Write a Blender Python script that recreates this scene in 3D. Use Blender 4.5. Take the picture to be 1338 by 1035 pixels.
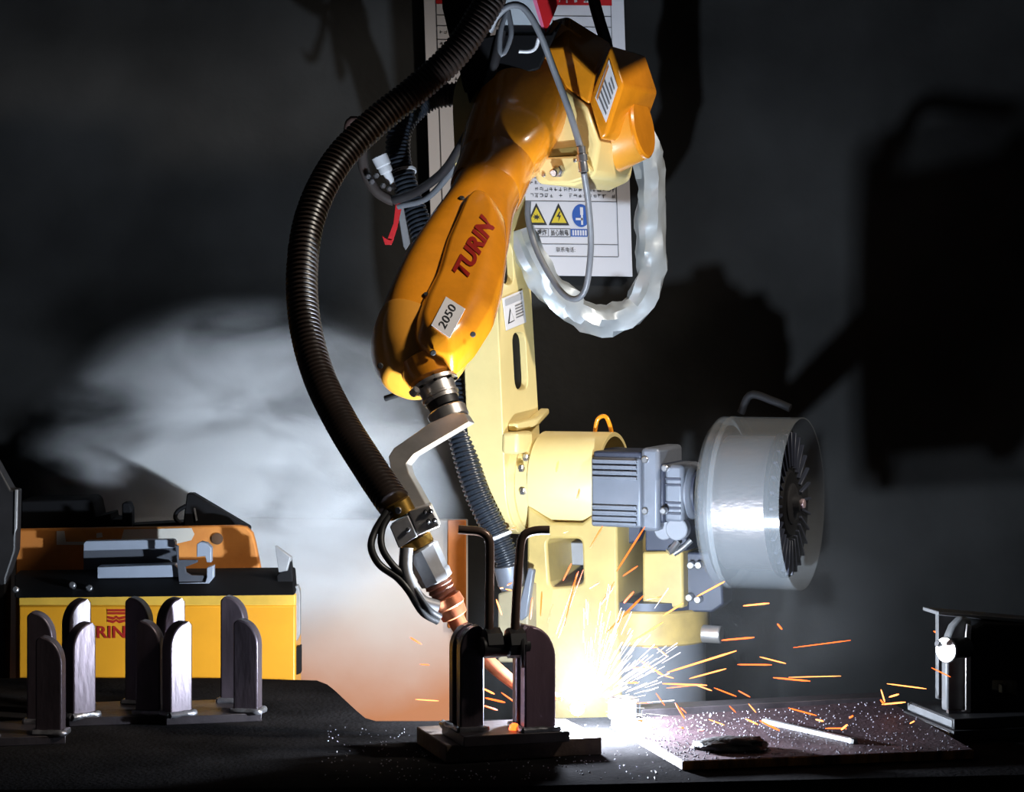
import bpy, bmesh, math, random
from mathutils import Vector, Matrix, noise
from mathutils.bvhtree import BVHTree

for _o in list(bpy.data.objects):
    bpy.data.objects.remove(_o, do_unlink=True)
SC = bpy.context.scene
COL = SC.collection

# ------------------------------------------------------------------ camera
D, F, HY, ZC = 3.2, 3200.0, 395.0, 0.555      # distance to y=0, focal (px), horizon row, height over the table top
cam_d = bpy.data.cameras.new('camera')
cam_d.sensor_width = 36.0
cam_d.lens = F / 1338 * 36.0
cam_d.shift_y = -(517.5 - HY) / 1338
cam = bpy.data.objects.new('camera', cam_d)
cam.location = (0, -D, ZC)
cam.rotation_euler = (math.pi / 2, 0, 0)
COL.objects.link(cam)
SC.camera = cam

# ------------------------------------------------------------------ world, lamps, exposure
SC.view_settings.view_transform = 'Standard'
SC.view_settings.look = 'None'
SC.view_settings.gamma = 1
SC.view_settings.use_curve_mapping = False
SC.view_settings.exposure = 0.0
SC.cycles.volume_bounces = 2
world = bpy.data.worlds.new('world')
SC.world = world
world.use_nodes = True
world.node_tree.nodes['Background'].inputs[0].default_value = (0.55, 0.65, 0.8, 1)
world.node_tree.nodes['Background'].inputs[1].default_value = 0.016

ARC = Vector((0.083, -0.085, 0.050))


def lamp(name, kind, loc, power, color, size=0.01, target=None):
    d = bpy.data.lights.new(name, kind)
    d.energy = power
    d.color = color
    if kind == 'AREA':
        d.shape = 'DISK'
        d.size = size
    else:
        d.shadow_soft_size = size
    o = bpy.data.objects.new(name, d)
    o.location = loc
    if target is not None:
        o.rotation_euler = (Vector(target) - Vector(loc)).to_track_quat('-Z', 'Y').to_euler()
    COL.objects.link(o)
    return o


lamp('arc_light', 'POINT', ARC + Vector((0, 0, 0.012)), 55.0, (0.74, 0.86, 1.0), 0.012)
# workshop spot lamp hung over the front right of the cell
wl = lamp('workshop_lamp', 'SPOT', (2.2, -0.9, 2.5), 400.0, (1.0, 0.91, 0.79), 0.13, (-0.02, 0.33, 0.68))
wl.data.spot_size = math.radians(32)
wl.data.spot_blend = 0.55

# ------------------------------------------------------------------ helpers
def P(px, py, Y):
    s = (Y + D) / F
    return Vector(((px - 669) * s, Y, ZC - (py - HY) * s))


CAMP = Vector((0, -D, ZC))


def hit(px, py, o, n):
    d = P(px, py, 0) - CAMP
    return CAMP + d * ((o - CAMP).dot(n) / d.dot(n))


def T(px, py, z=0.0):
    return hit(px, py, Vector((0, 0, z)), Vector((0, 0, 1)))


def mm(px, Y):            # pixels to metres at depth Y
    return px * (Y + D) / F


def nodes_of(m):
    m.use_nodes = True
    return m.node_tree.nodes, m.node_tree.links


MATS = {}


def mat(name, col, rough=0.5, metal=0.0, var=0.0, scale=18.0, bump=0.0, bscale=90.0, col2=None, coat=0.0, spec=0.5, alpha=1.0, stretch=None):
    if name in MATS:
        return MATS[name]
    m = bpy.data.materials.new(name)
    n, l = nodes_of(m)
    b = n['Principled BSDF']
    b.inputs['Base Color'].default_value = (*col, 1)
    b.inputs['Roughness'].default_value = rough
    b.inputs['Metallic'].default_value = metal
    b.inputs['Coat Weight'].default_value = coat
    b.inputs['Coat Roughness'].default_value = 0.1
    b.inputs['Specular IOR Level'].default_value = spec
    b.inputs['Alpha'].default_value = alpha
    tc = n.new('ShaderNodeTexCoord')
    vec = tc.outputs['Object']
    if stretch:
        mp = n.new('ShaderNodeMapping')
        mp.inputs['Scale'].default_value = stretch
        l.new(vec, mp.inputs['Vector'])
        vec = mp.outputs['Vector']
    if var > 0 or col2 is not None:
        t = n.new('ShaderNodeTexNoise')
        t.inputs['Scale'].default_value = scale
        t.inputs['Detail'].default_value = 6
        t.inputs['Roughness'].default_value = 0.62
        l.new(vec, t.inputs['Vector'])
        r = n.new('ShaderNodeValToRGB')
        r.color_ramp.elements[0].position = 0.36
        r.color_ramp.elements[1].position = 0.66
        c2 = col2 if col2 is not None else tuple(max(0, c * (1 - var)) for c in col)
        r.color_ramp.elements[0].color = (*c2, 1)
        r.color_ramp.elements[1].color = (*col, 1)
        l.new(t.outputs['Fac'], r.inputs['Fac'])
        l.new(r.outputs['Color'], b.inputs['Base Color'])
    if bump > 0:
        t2 = n.new('ShaderNodeTexNoise')
        t2.inputs['Scale'].default_value = bscale
        t2.inputs['Detail'].default_value = 4
        l.new(vec, t2.inputs['Vector'])
        bm_ = n.new('ShaderNodeBump')
        bm_.inputs['Strength'].default_value = bump
        bm_.inputs['Distance'].default_value = 0.004
        l.new(t2.outputs['Fac'], bm_.inputs['Height'])
        l.new(bm_.outputs['Normal'], b.inputs['Normal'])
    MATS[name] = m
    return m


def emit(name, col, strength):
    if name in MATS:
        return MATS[name]
    m = bpy.data.materials.new(name)
    n, l = nodes_of(m)
    b = n['Principled BSDF']
    b.inputs['Base Color'].default_value = (0, 0, 0, 1)
    b.inputs['Emission Color'].default_value = (*col, 1)
    b.inputs['Emission Strength'].default_value = strength
    MATS[name] = m
    return m


M_orange = mat('robot_orange_paint', (0.80, 0.28, 0.012), 0.26, var=0.22, scale=14, bump=0.03, bscale=240, coat=0.9)
M_mid = mat('robot_part_lit_paint', (0.79, 0.33, 0.035), 0.35, var=0.15, scale=12, bump=0.03, bscale=220, coat=0.5)  # robot orange made paler, some arc light put into the colour
M_yellow = mat('robot_arc_lit_paint', (0.78, 0.62, 0.27), 0.42, var=0.1, scale=9, bump=0.03, bscale=200, coat=0.15)  # same robot paint with the arc's pale light put into the colour
M_dkrub = mat('black_rubber', (0.012, 0.012, 0.013), 0.42, var=0.3, scale=30)
M_hose = mat('brown_black_hose', (0.022, 0.014, 0.011), 0.38, var=0.4, scale=12)
M_hose2 = mat('blue_black_hose', (0.022, 0.027, 0.036), 0.3, var=0.3, scale=12)
M_alu = mat('machined_aluminium', (0.62, 0.58, 0.55), 0.38, 0.85, var=0.2, scale=25, bump=0.04, bscale=160)
M_steel = mat('bright_steel', (0.55, 0.54, 0.53), 0.25, 1.0, var=0.25, scale=30)
M_dsteel = mat('black_mill_steel', (0.045, 0.036, 0.04), 0.42, 0.35, var=0.45, scale=22, bump=0.12, bscale=120)
M_post = mat('mill_scale_post', (0.105, 0.08, 0.095), 0.36, 0.5, var=0.55, scale=16, bump=0.1, bscale=140, stretch=(1, 1, 0.3))
M_table = mat('dirty_table_steel', (0.019, 0.0175, 0.018), 0.7, 0.0, var=0.55, scale=7, bump=0.25, bscale=160, spec=0.0)
M_rust = mat('rusty_steel', (0.09, 0.055, 0.035), 0.7, 0.1, col2=(0.035, 0.02, 0.016), scale=24, bump=0.25, bscale=110)
M_cut = mat('flame_cut_edge', (0.62, 0.22, 0.04), 0.6, 0.2, col2=(0.03, 0.014, 0.01), scale=40, bump=0.4, bscale=120, stretch=(1, 1, 0.25))
M_copper = mat('spark_lit_copper', (0.62, 0.2, 0.09), 0.35, 0.8, var=0.5, scale=30)  # copper, its orange also standing in for spark glow on the nozzle
M_brass = mat('brass_ring', (0.62, 0.36, 0.08), 0.3, 0.9, var=0.3, scale=40)
M_motor = mat('blue_grey_motor', (0.16, 0.175, 0.21), 0.45, 0.25, var=0.15, scale=20, bump=0.03)
M_motord = mat('dark_navy_casting', (0.03, 0.036, 0.06), 0.5, 0.1, var=0.3, scale=20)
M_white = mat('white_sticker', (0.72, 0.70, 0.72), 0.55, var=0.06, scale=30)
M_paper = mat('poster_paper', (0.74, 0.73, 0.78), 0.6, var=0.05, scale=6)
M_ink = mat('black_ink', (0.02, 0.02, 0.022), 0.6)
M_grey_ink = mat('grey_ink', (0.12, 0.12, 0.13), 0.6)
M_redink = mat('red_letter_paint', (0.30, 0.012, 0.006), 0.45, var=0.1)
M_red = mat('red_vinyl', (0.62, 0.015, 0.02), 0.45, var=0.15)
M_pink = mat('pink_edge', (0.85, 0.2, 0.36), 0.5)
M_blue = mat('blue_sign_ink', (0.02, 0.1, 0.42), 0.5)
M_sign_y = mat('yellow_sign_ink', (0.72, 0.55, 0.03), 0.5)
M_sleeve = mat('silver_cloth_sleeve', (0.52, 0.56, 0.59), 0.36, 0.55, var=0.12, scale=14)
M_plastic_w = mat('white_plastic', (0.7, 0.71, 0.74), 0.4)
M_cable = mat('grey_cable', (0.17, 0.18, 0.2), 0.4, var=0.15)
M_blk = mat('matt_black', (0.005, 0.005, 0.006), 0.7, spec=0.15)
M_blkmetal = mat('black_painted_metal', (0.02, 0.019, 0.021), 0.5, 0.2, var=0.4, scale=20)
M_pale = mat('pale_blue_bracket', (0.34, 0.38, 0.46), 0.45, 0.3, var=0.1)
M_ora2 = mat('faded_orange_panel', (0.62, 0.24, 0.045), 0.65, col2=(0.42, 0.14, 0.02), scale=9, bump=0.05)
M_cab = mat('cabinet_yellow', (0.62, 0.265, 0.012), 0.4, var=0.12, scale=10, coat=0.15)
M_grey = mat('grey_machined', (0.3, 0.3, 0.31), 0.5, 0.4, var=0.25, scale=20, bump=0.05)
M_bolt = mat('zinc_bolt', (0.5, 0.5, 0.52), 0.3, 0.9)


def link(name, me, m=None, parent=None, smooth=True, auto=40):
    o = bpy.data.objects.new(name, me)
    COL.objects.link(o)
    if m is not None:
        me.materials.append(m)
    if parent is not None:
        o.parent = parent
        w = Matrix.Translation(parent.location) if parent.parent is None and parent.type == 'EMPTY' else Matrix.Identity(4)
        o.matrix_parent_inverse = w.inverted()
    if smooth:
        me.polygons.foreach_set('use_smooth', [True] * len(me.polygons))
        try:
            me.set_sharp_from_angle(angle=math.radians(auto))
        except Exception:
            pass
    return o


def finish(bm, name, m, parent=None, smooth=True, bevel=0.0, seg=2, auto=40):
    bmesh.ops.recalc_face_normals(bm, faces=bm.faces)
    me = bpy.data.meshes.new(name)
    bm.to_mesh(me)
    bm.free()
    o = link(name, me, m, parent, smooth, auto)
    if bevel > 0:
        md = o.modifiers.new('bevel', 'BEVEL')
        md.width = bevel
        md.segments = seg
        md.limit_method = 'ANGLE'
        md.angle_limit = math.radians(35)
        md.harden_normals = False
    return o


def root(name, label, cat, loc=(0, 0, 0), group=None):
    o = bpy.data.objects.new(name, None)
    COL.objects.link(o)
    o.location = loc
    o.empty_display_size = 0.05
    o['label'] = label
    o['category'] = cat
    if group:
        o['group'] = group
    return o


def tag(o, label=None, cat=None, group=None, kind=None):
    if label:
        o['label'] = label
    if cat:
        o['category'] = cat
    if group:
        o['group'] = group
    if kind:
        o['kind'] = kind
    return o


def prism(name, pts, ext, m, parent=None, holes=(), bevel=0.0, seg=2, smooth=True):
    """planar outline (3D points) pushed along ext; holes go right through"""
    bm = bmesh.new()
    ext = Vector(ext)
    if not holes:
        a = [bm.verts.new(p) for p in pts]
        b = [bm.verts.new(Vector(p) + ext) for p in pts]
        bm.faces.new(a)
        bm.faces.new(b[::-1])
        for i in range(len(a)):
            j = (i + 1) % len(a)
            bm.faces.new((a[j], a[i], b[i], b[j]))
    else:
        loops = [[bm.verts.new(p) for p in pts]] + [[bm.verts.new(p) for p in h] for h in holes]
        edges = []
        for lp in loops:
            for i in range(len(lp)):
                edges.append(bm.edges.new((lp[i], lp[(i + 1) % len(lp)])))
        bmesh.ops.triangle_fill(bm, use_beauty=True, use_dissolve=False, edges=edges)
        top = list(bm.faces)
        vmap = {v: bm.verts.new(v.co + ext) for v in list(bm.verts)}
        for f in top:
            bm.faces.new([vmap[v] for v in reversed(f.verts)])
        for lp in loops:
            for i in range(len(lp)):
                j = (i + 1) % len(lp)
                bm.faces.new((lp[j], lp[i], vmap[lp[i]], vmap[lp[j]]))
    return finish(bm, name, m, parent, smooth, bevel, seg)


def obox(name, c, ax, ay, az, m, parent=None, bevel=0.002, seg=2):
    """box: centre and three half-extent vectors"""
    c, ax, ay, az = Vector(c), Vector(ax), Vector(ay), Vector(az)
    pts = [c - ax - ay - az, c + ax - ay - az, c + ax + ay - az, c - ax + ay - az]
    return prism(name, pts, az * 2, m, parent, bevel=bevel, seg=seg)


def frame(axis):
    a = Vector(axis).normalized()
    h = Vector((0, 0, 1)) if abs(a.z) < 0.9 else Vector((0, 1, 0))
    s = a.cross(h).normalized()
    return a, s, s.cross(a).normalized()


def lathe(name, o, axis, prof, m, parent=None, n=40, bevel=0.0, closed=False, auto=35):
    """prof: list of (t, r) along the axis from o; caps the ends unless closed loop"""
    o = Vector(o)
    a, s, w = frame(axis)
    bm = bmesh.new()
    rings = []
    for t, r in prof:
        rings.append([bm.verts.new(o + a * t + (s * math.cos(2 * math.pi * k / n) + w * math.sin(2 * math.pi * k / n)) * max(r, 1e-5)) for k in range(n)])
    for i in range(len(rings) - 1):
        for k in range(n):
            bm.faces.new((rings[i][k], rings[i][(k + 1) % n], rings[i + 1][(k + 1) % n], rings[i + 1][k]))
    if closed:
        for k in range(n):
            bm.faces.new((rings[-1][k], rings[-1][(k + 1) % n], rings[0][(k + 1) % n], rings[0][k]))
    else:
        bm.faces.new(rings[0])
        bm.faces.new(rings[-1])
    return finish(bm, name, m, parent, True, bevel, auto=auto)


def cyl(name, p0, p1, r0, m, parent=None, r1=None, n=28, ch=0.0015):
    p0, p1 = Vector(p0), Vector(p1)
    r1 = r0 if r1 is None else r1
    L = (p1 - p0).length
    ch = min(ch, L * 0.3, r0 * 0.4, r1 * 0.4)
    return lathe(name, p0, p1 - p0, [(0, r0 - ch), (ch, r0), (L - ch, r1), (L, r1 - ch)], m, parent, n)


def catmull(pts, step):
    """resample a polyline of Vectors (any dimension list) by arclength"""
    pts = [Vector(p) for p in pts]
    q = [pts[0] * 2 - pts[1]] + pts + [pts[-1] * 2 - pts[-2]]
    dense = []
    for i in range(1, len(q) - 2):
        p0, p1, p2, p3 = q[i - 1], q[i], q[i + 1], q[i + 2]
        for k in range(24):
            t = k / 24
            dense.append(0.5 * ((2 * p1) + (p2 - p0) * t + (2 * p0 - 5 * p1 + 4 * p2 - p3) * t * t + (3 * p1 - p0 - 3 * p2 + p3) * t ** 3))
    dense.append(pts[-1])
    out, acc = [dense[0]], 0.0
    for i in range(1, len(dense)):
        a, b = dense[i - 1], dense[i]
        L = (b - a).length
        while acc + L >= step:
            f = (step - acc) / L
            a = a.lerp(b, f)
            out.append(a)
            L = (b - a).length
            acc = 0.0
        acc += L
    if (out[-1] - dense[-1]).length > step * 0.3:
        out.append(dense[-1])
    return out


def tube(name, pts, r, m, parent=None, n=16, step=0.01, period=None, depth=0.0, rough=0.0, seed=0, flat=False, taper=None, nf=38, auto=50):
    if period:
        step = period / 4
    path = catmull(pts, step)
    N = len(path)
    bm = bmesh.new()
    prev = None
    rings = []
    rnd = random.Random(seed)
    for i, p in enumerate(path):
        t = (path[min(i + 1, N - 1)] - path[max(i - 1, 0)]).normalized()
        if prev is None:
            h = Vector((0, 1, 0)) if abs(t.y) < 0.9 else Vector((1, 0, 0))
            s = (h - t * h.dot(t)).normalized()
        else:
            s = (prev - t * prev.dot(t)).normalized()
        prev = s
        w = t.cross(s)
        rr = r
        if period:
            rr = r * (1.0 if i % 4 in (0, 1) else 1.0 - depth)
        if taper:
            rr *= taper(i / max(1, N - 1))
        ring = []
        for k in range(n):
            a = 2 * math.pi * k / n
            d = rr
            if rough:
                d *= 1 + rough * (noise.noise(p * nf + Vector((math.cos(a) * 1.7, math.sin(a) * 1.7, seed))) + (0.5 if nf > 30 else 0.15) * rnd.uniform(-1, 1))
            ring.append(bm.verts.new(p + (s * math.cos(a) + w * math.sin(a)) * d))
        rings.append(ring)
    for i in range(N - 1):
        for k in range(n):
            bm.faces.new((rings[i][k], rings[i][(k + 1) % n], rings[i + 1][(k + 1) % n], rings[i + 1][k]))
    bm.faces.new(rings[0])
    bm.faces.new(rings[-1])
    return finish(bm, name, m, parent, not flat, auto=auto)


def loft(name, secs, m, parent=None, n=40, sub=6, capr=0.25, expo=2.6, bevel=0.0):
    """secs: (px, py, Y, half width px, half depth px[, exponent]); smooth skin around the path"""
    pts = [P(a[0], a[1], a[2]) for a in secs]
    R = [(mm(a[3], a[2]), mm(a[4], a[2]), a[5] if len(a) > 5 else expo) for a in secs]

    def cr(v, i, t):
        g = lambda k: v[max(0, min(len(v) - 1, k))]
        p0, p1, p2, p3 = g(i - 1), g(i), g(i + 1), g(i + 2)
        return 0.5 * ((2 * p1) + (p2 - p0) * t + (2 * p0 - 5 * p1 + 4 * p2 - p3) * t * t + (3 * p1 - p0 - 3 * p2 + p3) * t ** 3)
    C, W, H, E = [], [], [], []
    for i in range(len(pts) - 1):
        for k in range(sub):
            t = k / sub
            C.append(cr(pts, i, t))
            W.append(cr([r[0] for r in R], i, t))
            H.append(cr([r[1] for r in R], i, t))
            E.append(cr([r[2] for r in R], i, t))
    C.append(pts[-1]); W.append(R[-1][0]); H.append(R[-1][1]); E.append(R[-1][2])
    bm = bmesh.new()
    rings = []
    for i, c in enumerate(C):
        t = (C[min(i + 1, len(C) - 1)] - C[max(i - 1, 0)]).normalized()
        s = t.cross(Vector((0, 1, 0))).normalized()
        w = s.cross(t).normalized()
        ring = []
        for k in range(n):
            a = 2 * math.pi * k / n
            ca, sa = math.cos(a), math.sin(a)
            e = 2 / E[i]
            ring.append(bm.verts.new(c + s * W[i] * math.copysign(abs(ca) ** e, ca) + w * H[i] * math.copysign(abs(sa) ** e, sa)))
        rings.append(ring)
    for i in range(len(rings) - 1):
        for k in range(n):
            bm.faces.new((rings[i][k], rings[i][(k + 1) % n], rings[i + 1][(k + 1) % n], rings[i + 1][k]))
    bm.faces.new(rings[0])
    bm.faces.new(rings[-1])
    return finish(bm, name, m, parent, True, bevel, auto=50)


def text(name, body, o, xv, yv, m, parent=None, bold=0.0, thick=0.0006, shear=0.0):
    """lettering fitted into the box o, o+xv, o+yv"""
    cu = bpy.data.curves.new(name, 'FONT')
    cu.body = body
    cu.offset = bold
    cu.shear = shear
    cu.resolution_u = 3
    t = bpy.data.objects.new(name + '_tmp', cu)
    COL.objects.link(t)
    dg = bpy.context.evaluated_depsgraph_get()
    dg.update()
    me = bpy.data.meshes.new_from_object(t.evaluated_get(dg))
    bpy.data.objects.remove(t, do_unlink=True)
    bpy.data.curves.remove(cu)
    o, xv, yv = Vector(o), Vector(xv), Vector(yv)
    nn = xv.cross(yv).normalized()
    xs = [v.co.x for v in me.vertices]
    ys = [v.co.y for v in me.vertices]
    x0, x1, y0, y1 = min(xs), max(xs), min(ys), max(ys)
    for v in me.vertices:
        v.co = o + xv * ((v.co.x - x0) / (x1 - x0)) + yv * ((v.co.y - y0) / (y1 - y0)) + nn * thick
    me.materials.clear()
    return link(name, me, m, parent, False)


def card(name, quad, m, parent=None, thick=0.0008, bevel=0.0):
    """thin sticker: four 3D corners, thickness towards the viewer side of the quad normal"""
    q = [Vector(p) for p in quad]
    nn = (q[1] - q[0]).cross(q[-1] - q[0]).normalized()
    if nn.dot(CAMP - q[0]) < 0:
        nn = -nn
    return prism(name, q, nn * thick, m, parent, smooth=False)


def round_poly(pts, r, k=4):
    """round the corners of a 2D polygon"""
    out = []
    n = len(pts)
    for i in range(n):
        p, a, b = Vector(pts[i]), Vector(pts[i - 1]), Vector(pts[(i + 1) % n])
        ra = min(r, (a - p).length * 0.45)
        rb = min(r, (b - p).length * 0.45)
        s, e = p + (a - p).normalized() * ra, p + (b - p).normalized() * rb
        for j in range(k + 1):
            t = j / k
            out.append(s * (1 - t) ** 2 + p * 2 * t * (1 - t) + e * t * t)
    return out


UP = Vector((0, 0, 1))
XV = Vector((1, 0, 0))
YV = Vector((0, 1, 0))

# ================================================================== SETTING
WALLY = 1.13
FLOORZ = -0.92


def wall_material():
    m = bpy.data.materials.new('sooty_two_tone_wall')
    n, l = nodes_of(m)
    b = n['Principled BSDF']
    b.inputs['Roughness'].default_value = 0.85
    b.inputs['Specular IOR Level'].default_value = 0.15
    tc = n.new('ShaderNodeTexCoord')
    sep = n.new('ShaderNodeSeparateXYZ')
    l.new(tc.outputs['Object'], sep.inputs[0])
    nz = n.new('ShaderNodeTexNoise')
    nz.inputs['Scale'].default_value = 2.6
    nz.inputs['Detail'].default_value = 7
    l.new(tc.outputs['Object'], nz.inputs['Vector'])
    nf = n.new('ShaderNodeTexNoise')
    nf.inputs['Scale'].default_value = 40
    nf.inputs['Detail'].default_value = 4
    l.new(tc.outputs['Object'], nf.inputs['Vector'])

    def math_(op, a, bv):
        q = n.new('ShaderNodeMath')
        q.operation = op
        for i, v in enumerate((a, bv)):
            if hasattr(v, 'is_output'):
                l.new(v, q.inputs[i])
            else:
                q.inputs[i].default_value = v
        return q.outputs[0]
    # dark upper paint with soot clouds
    dark = n.new('ShaderNodeValToRGB')
    dark.color_ramp.elements[0].position = 0.35
    dark.color_ramp.elements[0].color = (0.012, 0.012, 0.012, 1)
    dark.color_ramp.elements[1].position = 0.68
    dark.color_ramp.elements[1].color = (0.036, 0.036, 0.036, 1)
    l.new(nz.outputs['Fac'], dark.inputs['Fac'])
    l.new(dark.outputs['Color'], b.inputs['Base Color'])
    bp = n.new('ShaderNodeBump')
    bp.inputs['Strength'].default_value = 0.12
    bp.inputs['Distance'].default_value = 0.01
    l.new(nf.outputs['Fac'], bp.inputs['Height'])
    l.new(bp.outputs['Normal'], b.inputs['Normal'])
    return m


wall = obox('wall_back', (0, WALLY + 0.05, 0.9), (3.2, 0, 0), (0, 0.05, 0), (0, 0, 1.82), wall_material(), bevel=0)
tag(wall, 'dark sooty back wall of the welding cell', kind='structure')


def panel_material():
    # whitewash with the warm glow of sparks painted in near the bottom
    m = bpy.data.materials.new('whitewashed_panel')
    n, l = nodes_of(m)
    b = n['Principled BSDF']
    b.inputs['Roughness'].default_value = 0.7
    tcn = n.new('ShaderNodeTexCoord')
    sep = n.new('ShaderNodeSeparateXYZ')
    l.new(tcn.outputs['Object'], sep.inputs[0])
    nz = n.new('ShaderNodeTexNoise')
    nz.inputs['Scale'].default_value = 5
    nz.inputs['Detail'].default_value = 8
    l.new(tcn.outputs['Object'], nz.inputs['Vector'])
    mr = n.new('ShaderNodeMapRange')
    mr.inputs['From Min'].default_value = -0.16
    mr.inputs['From Max'].default_value = 0.03
    add = n.new('ShaderNodeMath')
    add.operation = 'MULTIPLY_ADD'
    add.inputs[1].default_value = 0.14
    l.new(nz.outputs['Fac'], add.inputs[0])
    sub = n.new('ShaderNodeMath')
    sub.operation = 'SUBTRACT'
    sub.inputs[1].default_value = 0.07
    l.new(sep.outputs['Z'], sub.inputs[0])
    l.new(sub.outputs[0], add.inputs[2])
    l.new(add.outputs[0], mr.inputs['Value'])
    r = n.new('ShaderNodeValToRGB')
    r.color_ramp.elements[0].color = (0.60, 0.22, 0.085, 1)
    r.color_ramp.elements[1].color = (0.76, 0.66, 0.58, 1)
    l.new(mr.outputs[0], r.inputs['Fac'])
    # dark fade painted along the upper edge to soften it like smoke haze
    top_fade = n.new('ShaderNodeMapRange')
    top_fade.interpolation_type = 'SMOOTHSTEP'
    top_fade.inputs['From Min'].default_value = 0.04
    top_fade.inputs['From Max'].default_value = 0.2
    top_fade.inputs['To Max'].default_value = 0.85
    l.new(add.outputs[0], top_fade.inputs['Value'])
    mx = n.new('ShaderNodeMixRGB')
    mx.inputs[2].default_value = (0.10, 0.10, 0.10, 1)
    l.new(top_fade.outputs[0], mx.inputs['Fac'])
    l.new(r.outputs['Color'], mx.inputs[1])
    l.new(mx.outputs['Color'], b.inputs['Base Color'])
    return m


wp_ = prism('wall_panel', [P(-330, 672, WALLY - 0.03), P(611, 680, WALLY - 0.03), Vector((P(611, 680, WALLY - .03).x, WALLY - .03, FLOORZ)), Vector((P(-330, 680, WALLY - .03).x, WALLY - .03, FLOORZ))], (0, 0.03, 0), panel_material(), None, bevel=.002)
tag(wp_, 'whitewashed lower wall panel, warm glow painted in towards the bottom', kind='structure')
M_floor = mat('oily_concrete', (0.06, 0.058, 0.055), 0.7, var=0.5, scale=3, bump=0.2, bscale=30)
fl = obox('floor', (0, -0.6, FLOORZ - 0.05), (3.2, 0, 0), (0, 2.0, 0), (0, 0, 0.05), M_floor, bevel=0)
tag(fl, 'dark concrete workshop floor', kind='structure')
# orange upright strip on the lower wall behind the torch
st = obox('trim_1', P(597, 750, WALLY - 0.034), (mm(12, WALLY), 0, 0), (0, 0.004, 0), (0, 0, mm(70, WALLY)), mat('orange_strip', (0.62, 0.17, 0.012), 0.6, var=0.25), bevel=0.002)
tag(st, 'upright orange strip on the lower wall', kind='structure')

# ================================================================== POSTER
PY = WALLY - 0.018
pr = root('safety_poster', 'white safety notice board on the dark wall behind the robot elbow', 'poster', P(690, 362, PY))


def PP(u, v, off=0.0):
    """poster coordinates: pixels before the poster's small tilt"""
    x = u + (v - 180) * 0.031
    y = v + (u - 690) * 0.012
    return P(x, y, PY - off)


prism('board', [PP(559, -40), PP(821, -40), PP(821, 360), PP(559, 360)], (0, 0.012, 0), M_paper, pr, bevel=0.001)


def pbar(name, u0, v0, u1, v1, m, off=0.0006, par=None):
    return card(name, [PP(u0, v1, off), PP(u1, v1, off), PP(u1, v0, off), PP(u0, v0, off)], m, par or pr, 0.0005)


pbar('header_band', 575, -40, 805, 6, M_red)
for v in (20, 34, 52, 64, 120, 232, 262, 318, 334):
    pbar('rule_line', 575, v, 803, v + 0.9, M_grey_ink)
for u in (575, 803):
    pbar('rule_line', u, 6, u + 0.9, 334, M_grey_ink)
pbar('rule_line', 640, 20, 640.9, 232, M_grey_ink)
rnd = random.Random(3)
# rows of small printed characters: strokes too small to read
bmx = bmesh.new()


def glyph(bm, u, v, s, off):
    for _ in range(rnd.randint(2, 3)):
        vv = v - rnd.uniform(0.1, 0.9) * s
        a, b = u + rnd.uniform(0, 0.25) * s, u + rnd.uniform(0.6, 0.95) * s
        bm.faces.new([bm.verts.new(PP(*q, off)) for q in ((a, vv), (b, vv), (b, vv - 0.13 * s), (a, vv - 0.13 * s))])
    for _ in range(rnd.randint(1, 2)):
        uu = u + rnd.uniform(0.1, 0.8) * s
        a, b = v - rnd.uniform(0, 0.3) * s, v - rnd.uniform(0.7, 1.0) * s
        bm.faces.new([bm.verts.new(PP(*q, off)) for q in ((uu, a), (uu + 0.14 * s, a), (uu + 0.14 * s, b), (uu, b))])


for row, v in enumerate((231, 239, 248, 256)):
    u = 690 if row else 700
    while u < 798:
        if rnd.random() < 0.88:
            glyph(bmx, u, v + 2, 5.6, 0.0008)
        u += 6.3
for v in (46, 60, 78, 92, 106):
    u = 578
    while u < 634:
        if rnd.random() < 0.7:
            glyph(bmx, u, v, 5, 0.0008)
        u += 6
bmh = bmesh.new()
for k in range(5):
    glyph(bmh, 700 + k * 17, 4, 14, .0014)
tag(finish(bmh, 'header_lettering', M_paper, pr, False), kind='stuff')
tag(finish(bmx, 'printed_rows', M_grey_ink, pr, False), kind='stuff')


def warning_triangle(cu, v0, w, h, symbol):
    t = card('warning_triangle', [PP(cu - w, v0 + h, 0.0006), PP(cu + w, v0 + h, 0.0006), PP(cu, v0, 0.0006)], M_ink, pr, 0.0005)
    card('yellow_field', [PP(cu - w * 0.74, v0 + h * 0.89, 0.0012), PP(cu + w * 0.74, v0 + h * 0.89, 0.0012), PP(cu, v0 + h * 0.2, 0.0012)], M_sign_y, t, 0.0004)
    if symbol == 'bolt':
        card('lightning_symbol', [PP(cu + 1, v0 + h * .38, .0018), PP(cu - 3, v0 + h * .62, .0018), PP(cu, v0 + h * .62, .0018), PP(cu - 1, v0 + h * .85, .0018), PP(cu + 3, v0 + h * .55, .0018), PP(cu + .5, v0 + h * .55, .0018), PP(cu + 2.5, v0 + h * .38, .0018)], M_ink, t, 0.0003)
    else:
        pts = []
        for k in range(14):
            r = 5.5 if k % 2 else 2.4
            pts.append(PP(cu + r * math.cos(k * math.pi / 7), v0 + h * .64 + r * .8 * math.sin(k * math.pi / 7), .0018))
        card('blast_symbol', pts, M_ink, t, 0.0003)


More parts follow.
